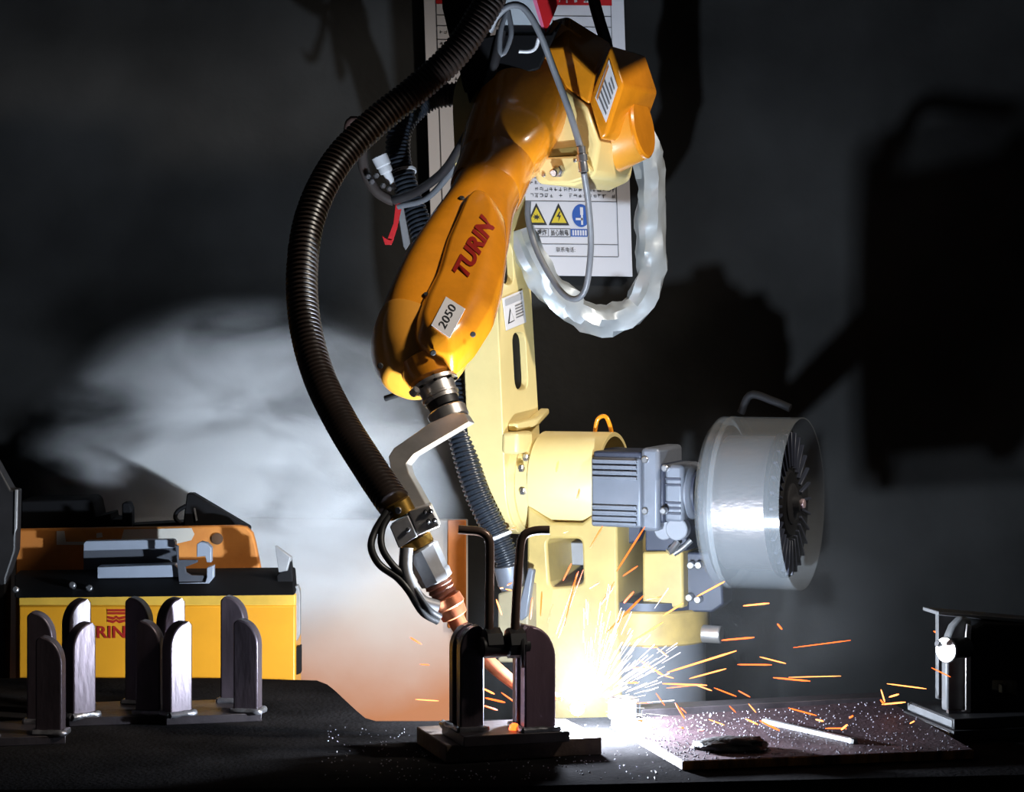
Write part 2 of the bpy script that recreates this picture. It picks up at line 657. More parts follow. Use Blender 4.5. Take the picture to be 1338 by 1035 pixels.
for cu, sy in ((668, 'blast'), (698, 'blast'), (727, 'bolt')):
    warning_triangle(cu, 265, 13.5, 29, sy)
cir = card('mandatory_disc', [PP(756 + 11.5 * math.cos(k * math.pi / 16), 281 + 15 * math.sin(k * math.pi / 16), .0006) for k in range(32)], M_blue, pr, 0.0005)
pbar('plug_symbol', 755, 270, 759, 280, M_paper, .0013, cir)
pbar('plug_symbol', 756, 280, 758.5, 293, M_paper, .0013, cir)
pbar('plug_symbol', 749, 284, 758, 287, M_paper, .0013, cir)
for i, (u0, u1, s) in enumerate(((684, 712.5, '当心爆炸'), (714, 741, '当心触电'))):
    pbar('caption_frame', u0, 298, u1, 298.8, M_grey_ink)
    pbar('caption_frame', u0, 308.5, u1, 309.3, M_grey_ink)
    pbar('caption_frame', u1, 298, u1 + .7, 309, M_grey_ink)
    text('caption', s, PP(u0 + 2, 307.5, .0012), PP(u1 - 2, 307.5) - PP(u0 + 2, 307.5), PP(u0 + 2, 299.5) - PP(u0 + 2, 307.5), M_ink, pr, bold=0.015)
cb = pbar('blue_caption', 742, 298.5, 768, 308.5, M_blue)
for k in range(7):
    pbar('caption_mark', 744 + k * 3.3, 300, 746.2 + k * 3.3, 307, M_paper, .0013, cb)
text('contact_line', '联系电话:', PP(722, 329, .0012), PP(747, 329) - PP(722, 329), PP(722, 322.5) - PP(722, 329), M_ink, pr)

# ================================================================== TABLE
tb = root('welding_table', 'dark scarred steel welding table with a notched back edge', 'table', (0, 0, FLOORZ))
tops = [T(-180, 1034), T(700, 1027), T(1500, 1009), T(1500, 926), T(830, 936), T(560, 942), T(492, 942), T(478, 938), T(466, 928), T(438, 902), T(428, 894), T(415, 889), T(300, 886), T(-180, 886)]
prism('table_top', tops, (0, 0, -0.02), M_table, tb, bevel=0.0015)
fe0, fe1 = T(-180, 1034), T(1500, 1009)
fd = (fe1 - fe0).normalized()
fnrm = Vector((fd.y, -fd.x, 0))
obox('front_rail', (fe0 + fe1) / 2 + Vector((0, 0, -0.075)) - fnrm * 0.022, fd * (fe1 - fe0).length / 2, fnrm * 0.02, UP * 0.045, M_rust, tb, 0.002)
obox('ledge', (fe0 + fe1) / 2 + Vector((0, 0, -0.025)) + fnrm * 0.004, fd * (fe1 - fe0).length / 2, fnrm * 0.01, UP * 0.004, M_rust, tb, 0.001)
for k in range(9):
    c = fe0.lerp(fe1, (k + .5) / 9) + Vector((0, 0, -0.06)) + fnrm * 0.004
    obox('rib', c, fd * 0.008, fnrm * 0.01, UP * 0.03, M_blkmetal, tb, 0.001)
for x, y in ((-0.7, -0.3), (0.7, -0.25), (-0.7, 0.25), (0.75, 0.0)):
    obox('leg', (x, y, (FLOORZ - 0.02) / 2), (0.03, 0, 0), (0, 0.03, 0), (0, 0, (-0.02 - FLOORZ) / 2), M_blkmetal, tb, 0.002)

# ================================================================== WORKPIECE IN THE MIDDLE
A18 = math.radians(17)
E1, E2 = Vector((math.cos(A18), math.sin(A18), 0)), Vector((-math.sin(A18), math.cos(A18), 0))
bp0 = T(583, 998)
L1 = 0.198
plate = prism('backing_plate', [bp0, bp0 + E1 * L1, bp0 + E1 * L1 + E2 * 0.14, bp0 + E2 * 0.14], (0, 0, 0.0215), M_rust, None, bevel=0.0015)
tag(plate, 'thick rusty backing plate on the table under the clamped workpiece', 'steel plate')


def ear_outline(w, h, side, k=10):
    """upright ear: straight inner edge, quarter-round outer shoulder (side=-1 left, +1 right)"""
    pts = [(-w / 2 * side, 0), (-w / 2 * side, h * 0.965), (-w / 2 * side + 0.18 * w * side, h)]
    r = w * 0.82
    for i in range(k + 1):
        a = math.pi / 2 * (1 - i / k)
        pts.append((w / 2 * side - r * side + r * math.cos(a) * side, h - r * 1.25 + r * 1.25 * math.sin(a)))
    pts.append((w / 2 * side, 0))
    return pts


def ear(name, o, e1, e2, w, h, side, th, m, parent, bevel=0.004):
    pts = [o + e1 * x + UP * z for x, z in ear_outline(w, h, side)]
    return prism(name, pts, e2 * th, m, parent, bevel=bevel, seg=3)


def bead(name, o, e1, e2, w, th, parent, m):
    """weld bead round the foot of an ear"""
    c = [o - e1 * (w / 2 + .002) - e2 * .002, o + e1 * (w / 2 + .002) - e2 * .002, o + e1 * (w / 2 + .002) + e2 * (th + .002), o - e1 * (w / 2 + .002) + e2 * (th + .002)]
    pts = []
    for i in range(4):
        for t in range(4):
            pts.append(c[i].lerp(c[(i + 1) % 4], t / 4) + UP * .002)
    pts.append(pts[0])
    return tube(name, pts, 0.0042, m, parent, n=8, step=0.004, rough=0.25, seed=len(bpy.data.objects))


M_bead = mat('weld_bead', (0.32, 0.31, 0.33), 0.35, 0.8, var=0.5, scale=60)
M_ear = mat('spill_lit_steel', (.20, .125, .16), .4, .25, var=.45, scale=16, bump=.1, bscale=140, stretch=(1, 1, .3))  # purple-brown stands in for spill light on the right ear's face
wp = root('welded_bracket', 'bracket being welded, two tall round-shouldered ears on a base plate under the torch', 'steel bracket', T(670, 972, 0.0215))
w0 = T(606, 977, 0.0215)
prism('base_plate', [w0, w0 + E1 * 0.134, w0 + E1 * 0.134 + E2 * 0.1, w0 + E2 * 0.1], (0, 0, 0.013), M_dsteel, wp, bevel=0.001)
zt = 0.0345
for sd, pxc, wdt in ((-1, 617, 0.030), (1, 706, 0.040)):
    o = T(pxc, 956, zt)
    ear('front_ear', o, E1, E2, wdt, 0.128, sd, 0.018, M_ear if sd > 0 else M_post, wp)
    ear('back_ear', o + E2 * 0.034, E1, E2, wdt, 0.126, sd, 0.018, M_post, wp)
    obox('web', o + E2 * 0.027 + UP * 0.055, E1 * wdt * 0.38, E2 * 0.012, UP * 0.055, M_dsteel, wp, 0.002)
    bead('weld_bead', o, E1, E2, wdt, 0.05, wp, M_bead)
tube('tack_bead', [T(578, 946, 0.03), T(585, 948, 0.033), T(596, 949, 0.033)], 0.005, M_bead, wp, n=8, step=0.004, rough=0.3)

# clamp with two bent handles
YC = -0.236
cl = root('handle_clamp', 'dark clamp bar with two bent steel handles gripping the bracket ears', 'clamp', P(655, 860, YC))
cb1, cb2 = P(628, 846, YC - 0.01), P(690, 843, YC + 0.012)
cyl('clamp_bar', cb1, cb2, 0.0125, M_blkmetal, cl)
for pxc in (643, 673):
    c = P(pxc, 840, YC)
    lathe('collar', c - E1 * 0.0125, E1, [(0, 0.010), (0.003, 0.0185), (0.022, 0.0185), (0.025, 0.010)], M_blkmetal, cl, n=8)
cyl('clamp_foot', P(680, 850, YC), P(686, 850, YC), 0.021, M_blkmetal, cl)
YH = YC
mat('oiled_steel', (0.17, 0.11, 0.085), 0.3, 0.45, var=0.3)
tube('handle', [P(639, 836, YH), P(639.5, 780, YH), P(640, 722, YH), P(638, 703, YH), P(628, 695, YH), P(612, 693, YH), P(599, 692, YH)], 0.0055, MATS['oiled_steel'], cl, n=14, step=0.004)
tube('handle', [P(672, 836, YH), P(675, 780, YH), P(679, 722, YH), P(682, 704, YH), P(690, 696, YH), P(704, 693, YH), P(719, 693, YH)], 0.0055, MATS['oiled_steel'], cl, n=14, step=0.004)

# ================================================================== ROBOT
th = math.radians(22)
U = Vector((math.cos(th), -math.sin(th), 0))
V = Vector((-math.sin(th), -math.cos(th), 0))
O = P(668, 628, 0.68)
rb = root('welding_robot', 'orange six-axis welding robot arm, arc-lit yellow in its paint, bent over the table', 'robot', Vector((O.x + 0.14, O.y + 0.02, FLOORZ)))


def RV(px, py, b):
    return hit(px, py, O + V * b, V)


def RU(px, py, a):
    return hit(px, py, O + U * a, U)


def R(a, b, z):
    return O + U * a + V * b + UP * z


def aof(p):
    return (p - O).dot(U)


# --- lower arm: capsule casting in the arm plane
bf = 0.085
aR = aof(RV(660, 560, bf))
aL = aof(RV(613, 560, bf))
out = []
for k in range(15):
    a = math.radians(200 + 160 * k / 14 + 0)
    out.append((0.084 * math.cos(a), 0.084 * math.sin(a)))
ce = Vector((0.085, 0.58))
for k in range(13):
    a = math.radians(-5 + 190 * k / 12)
    out.append((ce.x + 0.066 * math.cos(a), ce.y + 0.066 * math.sin(a)))


def hole_pts(b0, z0, b1, z1):
    q = round_poly([(b0 + .147 * z0, z0), (b1 + .147 * z0, z0), (b1 + .147 * z1, z1), (b0 + .147 * z1, z1)], 0.02, 4)
    return [R(aR, p.x, p.y) for p in q]


la = prism('lower_arm', [R(aR, b, z) for b, z in out], -U * (aR - aL), M_yellow, rb, holes=[hole_pts(-0.035, 0.145, 0.022, 0.235), hole_pts(0.0, 0.31, 0.05, 0.375)], bevel=0.007, seg=3)
for hp in (hole_pts(-0.045, 0.135, 0.032, 0.245), hole_pts(-0.01, 0.30, 0.06, 0.385)):
    prism('hole_shade', [q - U * 0.011 for q in hp], -U * 0.004, M_blk, la)  # added black plate in each hole stands in for its shade
obox('stop_block', RU(676, 578, aR + 0.012), U * 0.014, V * 0.032, UP * 0.017, M_yellow, rb, 0.006, 3)
prism('rib', [RU(*q, aR) for q in ((663, 553), (690, 546), (706, 533), (706, 541), (692, 556), (664, 563))], U * 0.016, M_yellow, rb, bevel=0.003)
for q in ((672, 598), (666, 612), (668, 642), (676, 668)):
    p = RU(q[0] + 12, q[1], aR + 0.022)
    cyl('flange_bolt', p, p + U * 0.008, 0.006, M_bolt, la, n=6)
# sticker on the side face
sq = [RU(*q, aR + 0.001) for q in ((661, 432), (687, 421), (682, 379), (656, 390))]
sk = card('warning_sticker', sq, M_white, rb, 0.001)


def on_quad(q, s, t):
    return q[0].lerp(q[1], s).lerp(q[3].lerp(q[2], s), t)


sqo = [p + U * 0.0016 for p in sq]
card('sticker_triangle', [on_quad(sqo, .1, .18), on_quad(sqo, .42, .2), on_quad(sqo, .27, .62)], M_ink, sk, 0.0004)
sqp = [p + U * 0.0024 for p in sq]
card('sticker_field', [on_quad(sqp, .15, .22), on_quad(sqp, .38, .23), on_quad(sqp, .27, .54)], M_white, sk, 0.0003)
card('sticker_band', [on_quad(sqo, .08, .74), on_quad(sqo, .9, .74), on_quad(sqo, .9, .93), on_quad(sqo, .08, .93)], mat('grey_print', (.4, .4, .42), .6), sk, 0.0004)
for t in (.25, .34, .43, .52, .61):
    card('sticker_line', [on_quad(sqo, .52, t), on_quad(sqo, .88, t), on_quad(sqo, .88, t + .03), on_quad(sqo, .52, t + .03)], M_grey_ink, sk, 0.0004)

# --- shoulder housing (hollow drum, axis along U)
aE = aof(RV(793, 628, 0.0))
Ld = aE - aR
lathe('shoulder_housing', R(aR + 0.012, 0, 0), U, [(0, 0.05), (0, 0.0745), (0.02, 0.0745), (0.022, 0.0795), (Ld - 0.002, 0.0805), (Ld, 0.0795), (Ld, 0.0735), (0.06, 0.0735), (0.06, 0.05)], M_yellow, rb, n=56, closed=True)
lathe('joint_ring', R(aR - 0.001, 0, 0), U, [(0, 0.06), (0.001, 0.078), (0.012, 0.078), (0.013, 0.06)], M_yellow, rb, n=48)
tube('lifting_eye', [RV(777, 566, 0), RV(781, 548, 0), RV(791, 544, 0), RV(797, 556, 0), RV(800, 570, 0)], 0.0035, M_orange, rb, n=8, step=0.004)

# --- rotating column below the shoulder, with a window
colpts = [(689, 660), (720, 683), (760, 684), (797, 655), (806, 668), (807, 800), (814, 1000), (694, 1000), (688, 760)]
hole = round_poly([(714, 704), (760, 704), (762, 764), (718, 768)], 8, 3)
prism('column', [RV(*q, 0.075) for q in colpts], -V * 0.145, mat('dimmed_yellow', (.50, .36, .12), .5, var=.3, scale=8, bump=.03), rb, holes=[[RV(p.x, p.y, 0.075) for p in hole]], bevel=0.004)  # column yellow darkened to hold back overexposure from the arc
obox('column_core', RV(752, 722, -0.05), U * 0.022, V * 0.02, UP * 0.018, M_grey, rb, 0.002)
prism('column_back', [RV(*q, -0.075) for q in ((700, 700), (836, 690), (836, 1000), (700, 1000))], -V * 0.02, mat('grey_cast_back', (.16, .16, .17), .6, var=.2), rb, bevel=0.002)

# --- shoulder motor, axis along U
mz = RV(815, 640, 0.03).z - O.z


def motor_box(name, px0, px1, hb, hz, m, bev=0.004, b=0.03, dz=0.0):
    a0, a1 = aof(RV(px0, 640, b + hb)), aof(RV(px1, 640, b + hb))
    return obox(name, R((a0 + a1) / 2, b, mz + dz), U * (a1 - a0) / 2, V * hb, UP * hz, m, rb, bev)


mb = motor_box('shoulder_motor', 772, 838, 0.054, 0.053, M_motor)
for k in range(4):
    for zs in (1, -1):
        a0, a1 = aof(RV(775, 640, .086)), aof(RV(832, 640, .086))
        obox('cooling_fin', R((a0 + a1) / 2, .03 + .056, mz + zs * (.022 + k * .0085)), U * (a1 - a0) / 2, V * .004, UP * .0022, M_motor, mb, 0.0005)
motor_box('motor_end_plate', 837, 861, 0.058, 0.063, M_motor, 0.006, dz=0.006)
motor_box('motor_lid', 775, 838, 0.05, 0.006, M_motord, 0.003, dz=0.056)
motor_box('motor_flange', 861, 868, 0.05, 0.045, M_motord, 0.004)
mb2 = motor_box('brake_housing', 867, 893, 0.044, 0.044, M_motor, 0.006)
for k, dz in enumerate((.022, .013, -.014, -.022, -.03)):
    a0, a1 = aof(RV(869, 640, .076)), aof(RV(889, 640, .076))
    obox('cooling_slot', R((a0 + a1) / 2, .03 + .0445, mz + dz), U * (a1 - a0) / 2, V * .001, UP * .0018, M_motord, mb2, 0.0003)
ac = aof(RV(893, 640, .03))
enc = lathe('encoder_cap', R(ac - .004, .03, mz), U, [(0, .042), (.02, .042), (.024, .039), (.026, .036)], M_motor, rb, n=40)
lathe('encoder_disc', R(ac + .0225, .03, mz), U, [(0, .0355), (.004, .0355), (.0042, .015), (.008, .013), (.0085, .004)], M_motord, enc, n=36)
for q in ((842, 601), (868, 612), (866, 668), (842, 668)):
    p = RV(q[0], q[1], .092)
    cyl('motor_bolt', p, p - V * 0.012, 0.0055, M_bolt, mb, n=12)
# dark mounting plate around the motor
prism('motor_mount', [RV(*q, 0.02) for q in ((772, 600), (776, 588), (800, 585), (838, 590), (838, 690), (832, 708), (822, 711), (810, 704), (776, 655), (771, 640))], -V * 0.03, M_motord, rb, bevel=0.003)
# connectors below the motor
prism('connector_block', [RV(*q, 0.05) for q in ((843, 676), (897, 676), (897, 720), (843, 720))], -V * 0.06, M_motord, rb, bevel=0.002)
for cx, cy, r in ((889, 690, 14.5), (870, 692, 12.5)):
    p = RV(cx, cy, 0.052)
    cyl('connector_cap', p, p + V * (0.02 if cx > 880 else .012), mm(r, .62), mat('grey_cap', (.2, .21, .24), .5), rb, n=32)
tube('connector_pin', [RV(886, 708, .06), RV(878, 718, .066), RV(873, 722, .07)], 0.0055, M_bolt, rb, n=10, step=.004)
tube('connector_pin', [RV(903, 706, .05), RV(892, 716, .055), RV(880, 724, .06)], 0.0045, M_bolt, rb, n=10, step=.004)
cyl('grease_pipe', RV(846, 686, .056), RV(870, 685, .056), 0.003, M_brass, rb)
# yellow gear block and foot bolts
prism('gear_block', [RV(*q, 0.045) for q in ((839, 721), (892, 720), (893, 795), (839, 794))], -V * 0.09, MATS['dimmed_yellow'], rb, bevel=0.004)
fbk = prism('foot_bracket', [RV(*q, 0.02) for q in ((893, 722), (925, 722), (940, 700), (945, 790), (930, 800), (893, 800))], -V * 0.05, M_motord, rb, bevel=0.003)
for q in ((905, 738), (915, 738), (903, 780), (914, 783)):
    p = RV(q[0], q[1], .022)
    cyl('foot_bolt', p, p + V * .012, .0062, M_bolt, fbk, n=10)
# turntable and pedestal
tc = RV(848, 824, -0.02)
zt0, zt1 = RV(870, 800, .06).z, RV(870, 846, .06).z
lathe('turntable', Vector((tc.x, tc.y, zt1)), UP, [(0, .091), (.003, .095), (zt0 - zt1 - .003, .095), (zt0 - zt1, .092)], mat('dimmed_turntable', (.50, .34, .10), .55, var=.4, scale=14), rb, n=64)  # mottled paint, darkened to offset too much arc light
lathe('turntable_seal', Vector((tc.x, tc.y, zt0)), UP, [(0, .088), (.012, .088), (.0125, .07)], M_motord, rb, n=56)
lathe('pedestal', Vector((tc.x, tc.y, FLOORZ)), UP, [(0, .2), (.03, .2), (.031, .088), (zt1 - FLOORZ, .088)], mat('grey_pedestal', (.12, .125, .14), .55, var=.25, scale=9), rb, n=48)
kb = RV(918, 828, .05)
cyl('stop_knob', kb, kb + U * 0.03, 0.0135, M_alu, rb, n=16)

# --- elbow
prism('elbow_housing', [RV(*q, 0.17) for q in ((688, 190), (698, 108), (712, 103), (736, 113), (767, 139), (783, 188), (776, 230), (748, 243), (700, 240))], -V * 0.17, M_yellow, rb, bevel=0.014, seg=4)
ep = prism('connector_panel', [RV(*q, 0.184) for q in ((705, 206), (757, 204), (772, 222), (764, 233), (744, 239), (716, 239), (703, 226))], -V * 0.02, M_yellow, rb, bevel=0.003)
prism('panel_recess', [RV(*q, 0.178) for q in ((709, 196), (757, 191), (759, 201), (708, 206))], -V * 0.02, mat('recess_brown', (.2, .15, .04), .6), rb, bevel=0.001)
p = RV(731, 223, .184)
cyl('air_fitting', p, p + V * 0.012 + UP * -.002, 0.0095, M_bolt, ep, n=6)
cyl('air_fitting', p + V * .012, p + V * .026 + UP * -.005, 0.0062, M_steel, ep, n=20)
for q in ((711, 229), (752, 210), (704, 216)):
    p = RV(q[0], q[1], .184)
    cyl('panel_screw', p, p + V * .004, .003, M_bolt, ep, n=10)
# faceted motor cover on top: bent prism with a narrower rear
bmq = bmesh.new()
f_px = [(702, 96), (712, 62), (740, 60), (778, 98), (770, 138), (736, 113)]
b_px = [(696, 70), (702, 32), (742, 22), (798, 57), (800, 120), (736, 110)]
fa = [bmq.verts.new(RV(*q, .165)) for q in f_px]
fb = [bmq.verts.new(RV(*q, .06)) for q in b_px]
fc = [bmq.verts.new(RV(*q, -.06)) for q in b_px]
bmq.faces.new(fa)
bmq.faces.new(fc[::-1])
for A_, B_ in ((fa, fb), (fb, fc)):
    for i in range(6):
        j = (i + 1) % 6
        bmq.faces.new((A_[j], A_[i], B_[i], B_[j]))
finish(bmq, 'elbow_motor_cover', M_orange, rb, True, 0.005, 3, auto=25)
lb = prism('elbow_side_cover', [RV(*q, 0.165) for q in ((797.6, 57), (815, 110), (802, 147), (794, 176), (784, 184), (770, 135), (775, 114))], -V * 0.16, M_orange, rb, bevel=0.006, seg=3)
lq = [RV(*q, 0.1662) for q in ((792, 160), (807, 114), (796, 78), (778, 128))]
ls = card('nameplate', lq, M_white, lb, 0.0012)
lqo = [p + V * .0016 for p in lq]
for i, t in enumerate((.12, .26, .4, .54, .68, .82)):
    card('nameplate_line', [on_quad(lqo, t, .12), on_quad(lqo, t + .06, .12), on_quad(lqo, t + .06, .88 if i < 4 else .55), on_quad(lqo, t, .88 if i < 4 else .55)], M_grey_ink, ls, 0.0004)
card('nameplate_band', [on_quad(lqo, .05, .82), on_quad(lqo, .92, .86), on_quad(lqo, .92, .96), on_quad(lqo, .05, .93)], M_ora2, ls, 0.0006)
s0, s1 = RV(788, 176, .06), RV(838, 166, .06)
sl = (s1 - s0).length
lathe('elbow_stub', s0, s1 - s0, [(-.03, .068), (0, .066), (sl - .004, .050), (sl - .001, .0485)], M_mid, rb, n=48)
lathe('stub_cap', s0 + (s1 - s0).normalized() * (sl - .002), s1 - s0, [(0, .049), (.004, .049), (.007, .0455)], M_orange, rb, n=48)


# --- upper forearm tube, collar, forearm
loft('forearm_root', [(722, 62, .585, 46, 50, 3.4), (708, 88, .56, 58, 56, 3.4), (690, 128, .52, 62, 58, 3.2), (668, 172, .475, 60, 56, 3.0), (652, 206, .44, 52, 52, 2.6), (646, 222, .42, 45, 46, 2.2)], M_orange, rb, n=48)
loft('forearm_collar', [(653, 204, .445, 46, 46, 2.1), (652.5, 206, .443, 49.5, 50, 2.1), (644, 228, .415, 49.5, 50, 2.1), (635, 250, .39, 48, 49, 2.2), (634, 252, .388, 45, 46, 2.2)], M_orange, rb, n=56, sub=4)
loft('forearm', [(640, 240, .40, 45, 46, 2.2), (626, 274, .36, 46, 50, 2.4), (606, 322, .305, 57, 54, 3.2), (582, 376, .245, 65, 58, 3.6), (561, 424, .19, 66, 60, 3.5), (550, 449, .162, 62, 57, 3.2)], M_orange, rb, n=56)
whs = loft('wrist_housing', [(554, 441, .171, 63, 57, 3.2), (553, 443, .169, 66, 60, 3.2), (546, 459, .152, 62.5, 58, 2.9), (537, 481, .128, 50, 49, 2.5), (530, 496, .112, 34, 36, 2.3), (528, 501, .107, 22, 24, 2.2)], M_mid, rb, n=56, sub=5)


def CY(py, px=0):
    return 0.298 - (py - 250) * (0.238 / 200)


cov = [(603, 262), (577, 312), (565, 356), (546, 388), (539, 414), (543, 436), (559, 450), (592, 456), (618, 433), (643, 394), (656, 352), (662, 308), (660, 280), (650, 258), (636, 246), (618, 244)]
nrm = (P(640, 300, CY(300)) - P(600, 300, CY(300))).cross(P(600, 300, CY(300)) - P(600, 400, CY(400))).normalized()
if nrm.y > 0:
    nrm = -nrm
# domed cover: rings of the outline drawn in towards its long axis, rounding over at the rim
cax = (Vector((622, 270)), Vector((578, 420)))
bmc = bmesh.new()
rings_c = []
outl = [Vector(v) for v in round_poly(cov, 8, 3)]
for k in range(-1, 11):
    t = max(k, 0) / 10
    f = 1 - .55 * t
    dep = -.05 if k < 0 else .011 - .024 * (1 - math.sin(t * math.pi / 2))
    rg = []
    for v in outl:
        d = cax[1] - cax[0]
        u_ = max(0, min(1, (v - cax[0]).dot(d) / d.length_squared))
        c_ = cax[0] + d * u_
        w_p = c_ + (v - c_) * f
        rg.append(bmc.verts.new(P(w_p.x, w_p.y, CY(w_p.y)) + nrm * dep))
    rings_c.append(rg)
for A_, B_ in zip(rings_c, rings_c[1:]):
    for i_ in range(len(A_)):
        j_ = (i_ + 1) % len(A_)
        bmc.faces.new((A_[i_], A_[j_], B_[j_], B_[i_]))
bmc.faces.new(rings_c[-1])
bmc.faces.new(rings_c[0])
fcv = finish(bmc, 'forearm_cover', M_orange, rb, True, auto=60)
cov_tree = BVHTree.FromPolygons([v.co.copy() for v in fcv.data.vertices], [tuple(p.vertices) for p in fcv.data.polygons])


def drop(p, off):
    """lay a point onto the domed cover"""
    h_ = cov_tree.ray_cast(Vector(p) + nrm * .08, -nrm)
    return (h_[0] if h_[0] is not None else Vector(p)) + nrm * off




def CP(px, py, off=0.0):
    return P(px, py, CY(py)) + nrm * off


tl = text('arm_lettering', 'TURIN', CP(610, 376, .0006), CP(648, 301) - CP(610, 376), CP(591, 363) - CP(610, 376), M_redink, fcv, bold=0.045, thick=.0006, shear=0.1)
for v in tl.data.vertices:
    v.co = drop(v.co, .0014)
nq = [CP(588, 451), CP(608, 413), CP(583, 397), CP(564, 434)]
nlift = max((drop(q, 0) - q).dot(nrm) for q in nq + [sum(nq, Vector()) / 4])
nq = [q + nrm * (nlift + .0006) for q in nq]
ns = card('number_sticker', nq, M_white, rb, 0.0008)
nqo = [q + nrm * .0012 for q in nq]
text('number', '2050', on_quad(nqo, .12, .34), on_quad(nqo, .88, .34) - on_quad(nqo, .12, .34), on_quad(nqo, .12, .72) - on_quad(nqo, .12, .34), M_ink, ns, thick=.0004)
for q in ((583, 312), (557, 386), (603, 259)):
    pz = drop(CP(q[0], q[1]), -.002)
    cyl('cover_screw', pz, pz + nrm * .004, .0045, M_ink, fcv, n=12)
# wrist yoke, pale arc light in its paint, under the cover

for q in ((497, 478), (566, 461), (618, 437)):
    pz = P(q[0], q[1], .065 if q[0] < 600 else .075)
    cyl('yoke_screw', pz, pz + Vector((0, -.004, 0)), .004, M_ink, whs, n=12)
# wrist: orange neck then flange stack towards the tool
WA = (P(588, 552, .075) - P(561, 486, .10)).normalized()
wb = P(559, 478, .105)
lathe('wrist_neck', wb, WA, [(-.02, .02), (-.01, .036), (.008, .0375), (.02, .034), (.024, .028)], M_orange, rb, n=40)
tfl = lathe('tool_flange', wb + WA * .024, WA, [(0, .029), (.001, .0315), (.006, .0315), (.0065, .0255), (.020, .0245), (.021, .026), (.024, .026), (.0245, .024), (.03, .024)], M_alu, rb, n=44)
for k in range(8):
    a, s, w = frame(WA)
    q = wb + WA * .0235 + (s * math.cos(k * math.pi / 4) + w * math.sin(k * math.pi / 4)) * .0285
    cyl('flange_screw', q, q + WA * .009, .003, M_blk, tfl, n=8)
lathe('flange_spacer', wb + WA * .052, WA, [(0, .0225), (.012, .021), (.0125, .017), (.02, .017)], M_blkmetal, rb, n=36)
# black hose guide hook seen at the wrist
tube('hook', [P(532, 511, .16), P(518, 516, .165), P(503, 521, .17)], .004, M_dkrub, rb, n=8, step=.004)
cyl('wrist_bolt', P(538, 516, .06), P(545, 508, .055), .006, M_bolt, rb, n=10)

# base front-left cable box
prism('junction_box', [RV(*q, .11) for q in ((650, 776), (690, 764), (690, 866), (650, 866))], -V * .07, mat('junction_grey_yellow', (.3, .25, .15), .55, var=.2), rb, bevel=.003)
prism('hose_lever', [RV(*q, .115) for q in ((697, 745), (690, 742), (676, 800), (680, 812), (688, 806))], -V * .012, M_motor, rb, bevel=.002)

# ================================================================== TORCH
tr = root('welding_torch', 'metal welding torch with copper nozzle and bent aluminium mount under the robot wrist', 'welding torch', ARC)
wc = wb + WA * .068
lathe('mount_collar', wc, WA, [(0, .0255), (.002, .027), (.015, .027), (.0165, .0255)], M_alu, tr, n=44)
TY = -.10


def BY(py):
    return .055 - (py - 545) / 145 * .155


brp = [(563, 552), (514, 586), (507.5, 597), (510, 612), (540, 676), (560, 664), (534, 618), (531, 606), (541, 594), (614, 551), (607, 540), (590, 540)]
prism('mount_arm', [P(x, y, BY(y) - .012) for x, y in brp], Vector((.006, .034, -.004)), M_alu, tr, bevel=.0012)
cbk = prism('clamp_block', [P(x, y, TY - .02) for x, y in ((534, 668), (562, 660), (575, 688), (546, 700))], (0, .045, 0), M_alu, tr, bevel=.0015)
prism('clamp_half', [P(x, y, TY - .02) for x, y in ((509, 688), (533, 673), (546, 701), (521, 717))], (0, .045, 0), M_grey, tr, bevel=.0015)
for q in ((556, 669), (563, 668), (560, 681), (568, 680)):
    pz = P(q[0], q[1], TY - .021)
    cyl('clamp_screw', pz, pz + Vector((0, -.002, 0)), .0032, M_blk, cbk, n=10)
    cyl('clamp_screw', pz + Vector((0, -.001, 0)), pz + Vector((0, -.003, 0)), .0018, M_bolt, cbk, n=6)
pz = P(533, 692, TY - .021)
cyl('clamp_screw', pz, pz + Vector((0, -.003, 0)), .003, M_ink, tr, n=10)
TA0, TA1 = P(516, 652, TY), P(598, 812, TY + .005)
TD = (TA1 - TA0).normalized()


def tq(px, py):
    return (P(px, py, TY) - TA0).dot(TD)


lathe('hose_ring', TA0 + TD * tq(517, 656), TD, [(0, .016), (.001, .0175), (.018, .0175), (.019, .016)], M_brass, tr, n=36)
pz = P(521, 667, TY - .0175)
cyl('ring_screw', pz, pz + Vector((-.001, -.003, 0)), .0045, M_bolt, tr, n=16)
t0 = tq(545, 702)
lathe('brass_collar', TA0 + TD * t0, TD, [(0, .018), (.001, .0205), (.012, .0205), (.013, .0185)], M_brass, tr, n=36)
lathe('torch_body', TA0 + TD * (t0 + .013), TD, [(0, .019), (.003, .0235), (.036, .0215), (.038, .0225), (.048, .0215), (.05, .017)], M_grey, tr, n=8)
lathe('insulator', TA0 + TD * (t0 + .063), TD, [(0, .017), (.004, .0185), (.006, .0155), (.01, .0175), (.013, .015), (.017, .0175), (.02, .0145)], mat('red_brown_insulator', (.2, .06, .03), .5, var=.3), tr, n=36)
lathe('nozzle_holder', TA0 + TD * (t0 + .083), TD, [(0, .016), (.002, .0195), (.014, .0205), (.016, .0185), (.028, .017), (.03, .013)], M_copper, tr, n=28)
tipA = TA0 + TD * (t0 + .11)
neck = [tipA, tipA + TD * .02, P(636, 862, -.095), P(668, 890, -.09), P(690, 905, -.087)]
tube('swan_neck', neck, .0115, M_copper, tr, n=20, step=.006, taper=lambda f: 1 - .35 * f)
cyl('contact_tip', neck[-1], neck[-1].lerp(ARC, .7), .005, M_copper, tr, n=14)
tube('gas_pipe', [P(531, 716, TY - .022), P(530, 744, TY - .026), P(538, 768, TY - .028), P(552, 786, TY - .026), P(572, 793, TY - .02)], .0085, M_grey, tr, n=14, step=.005)
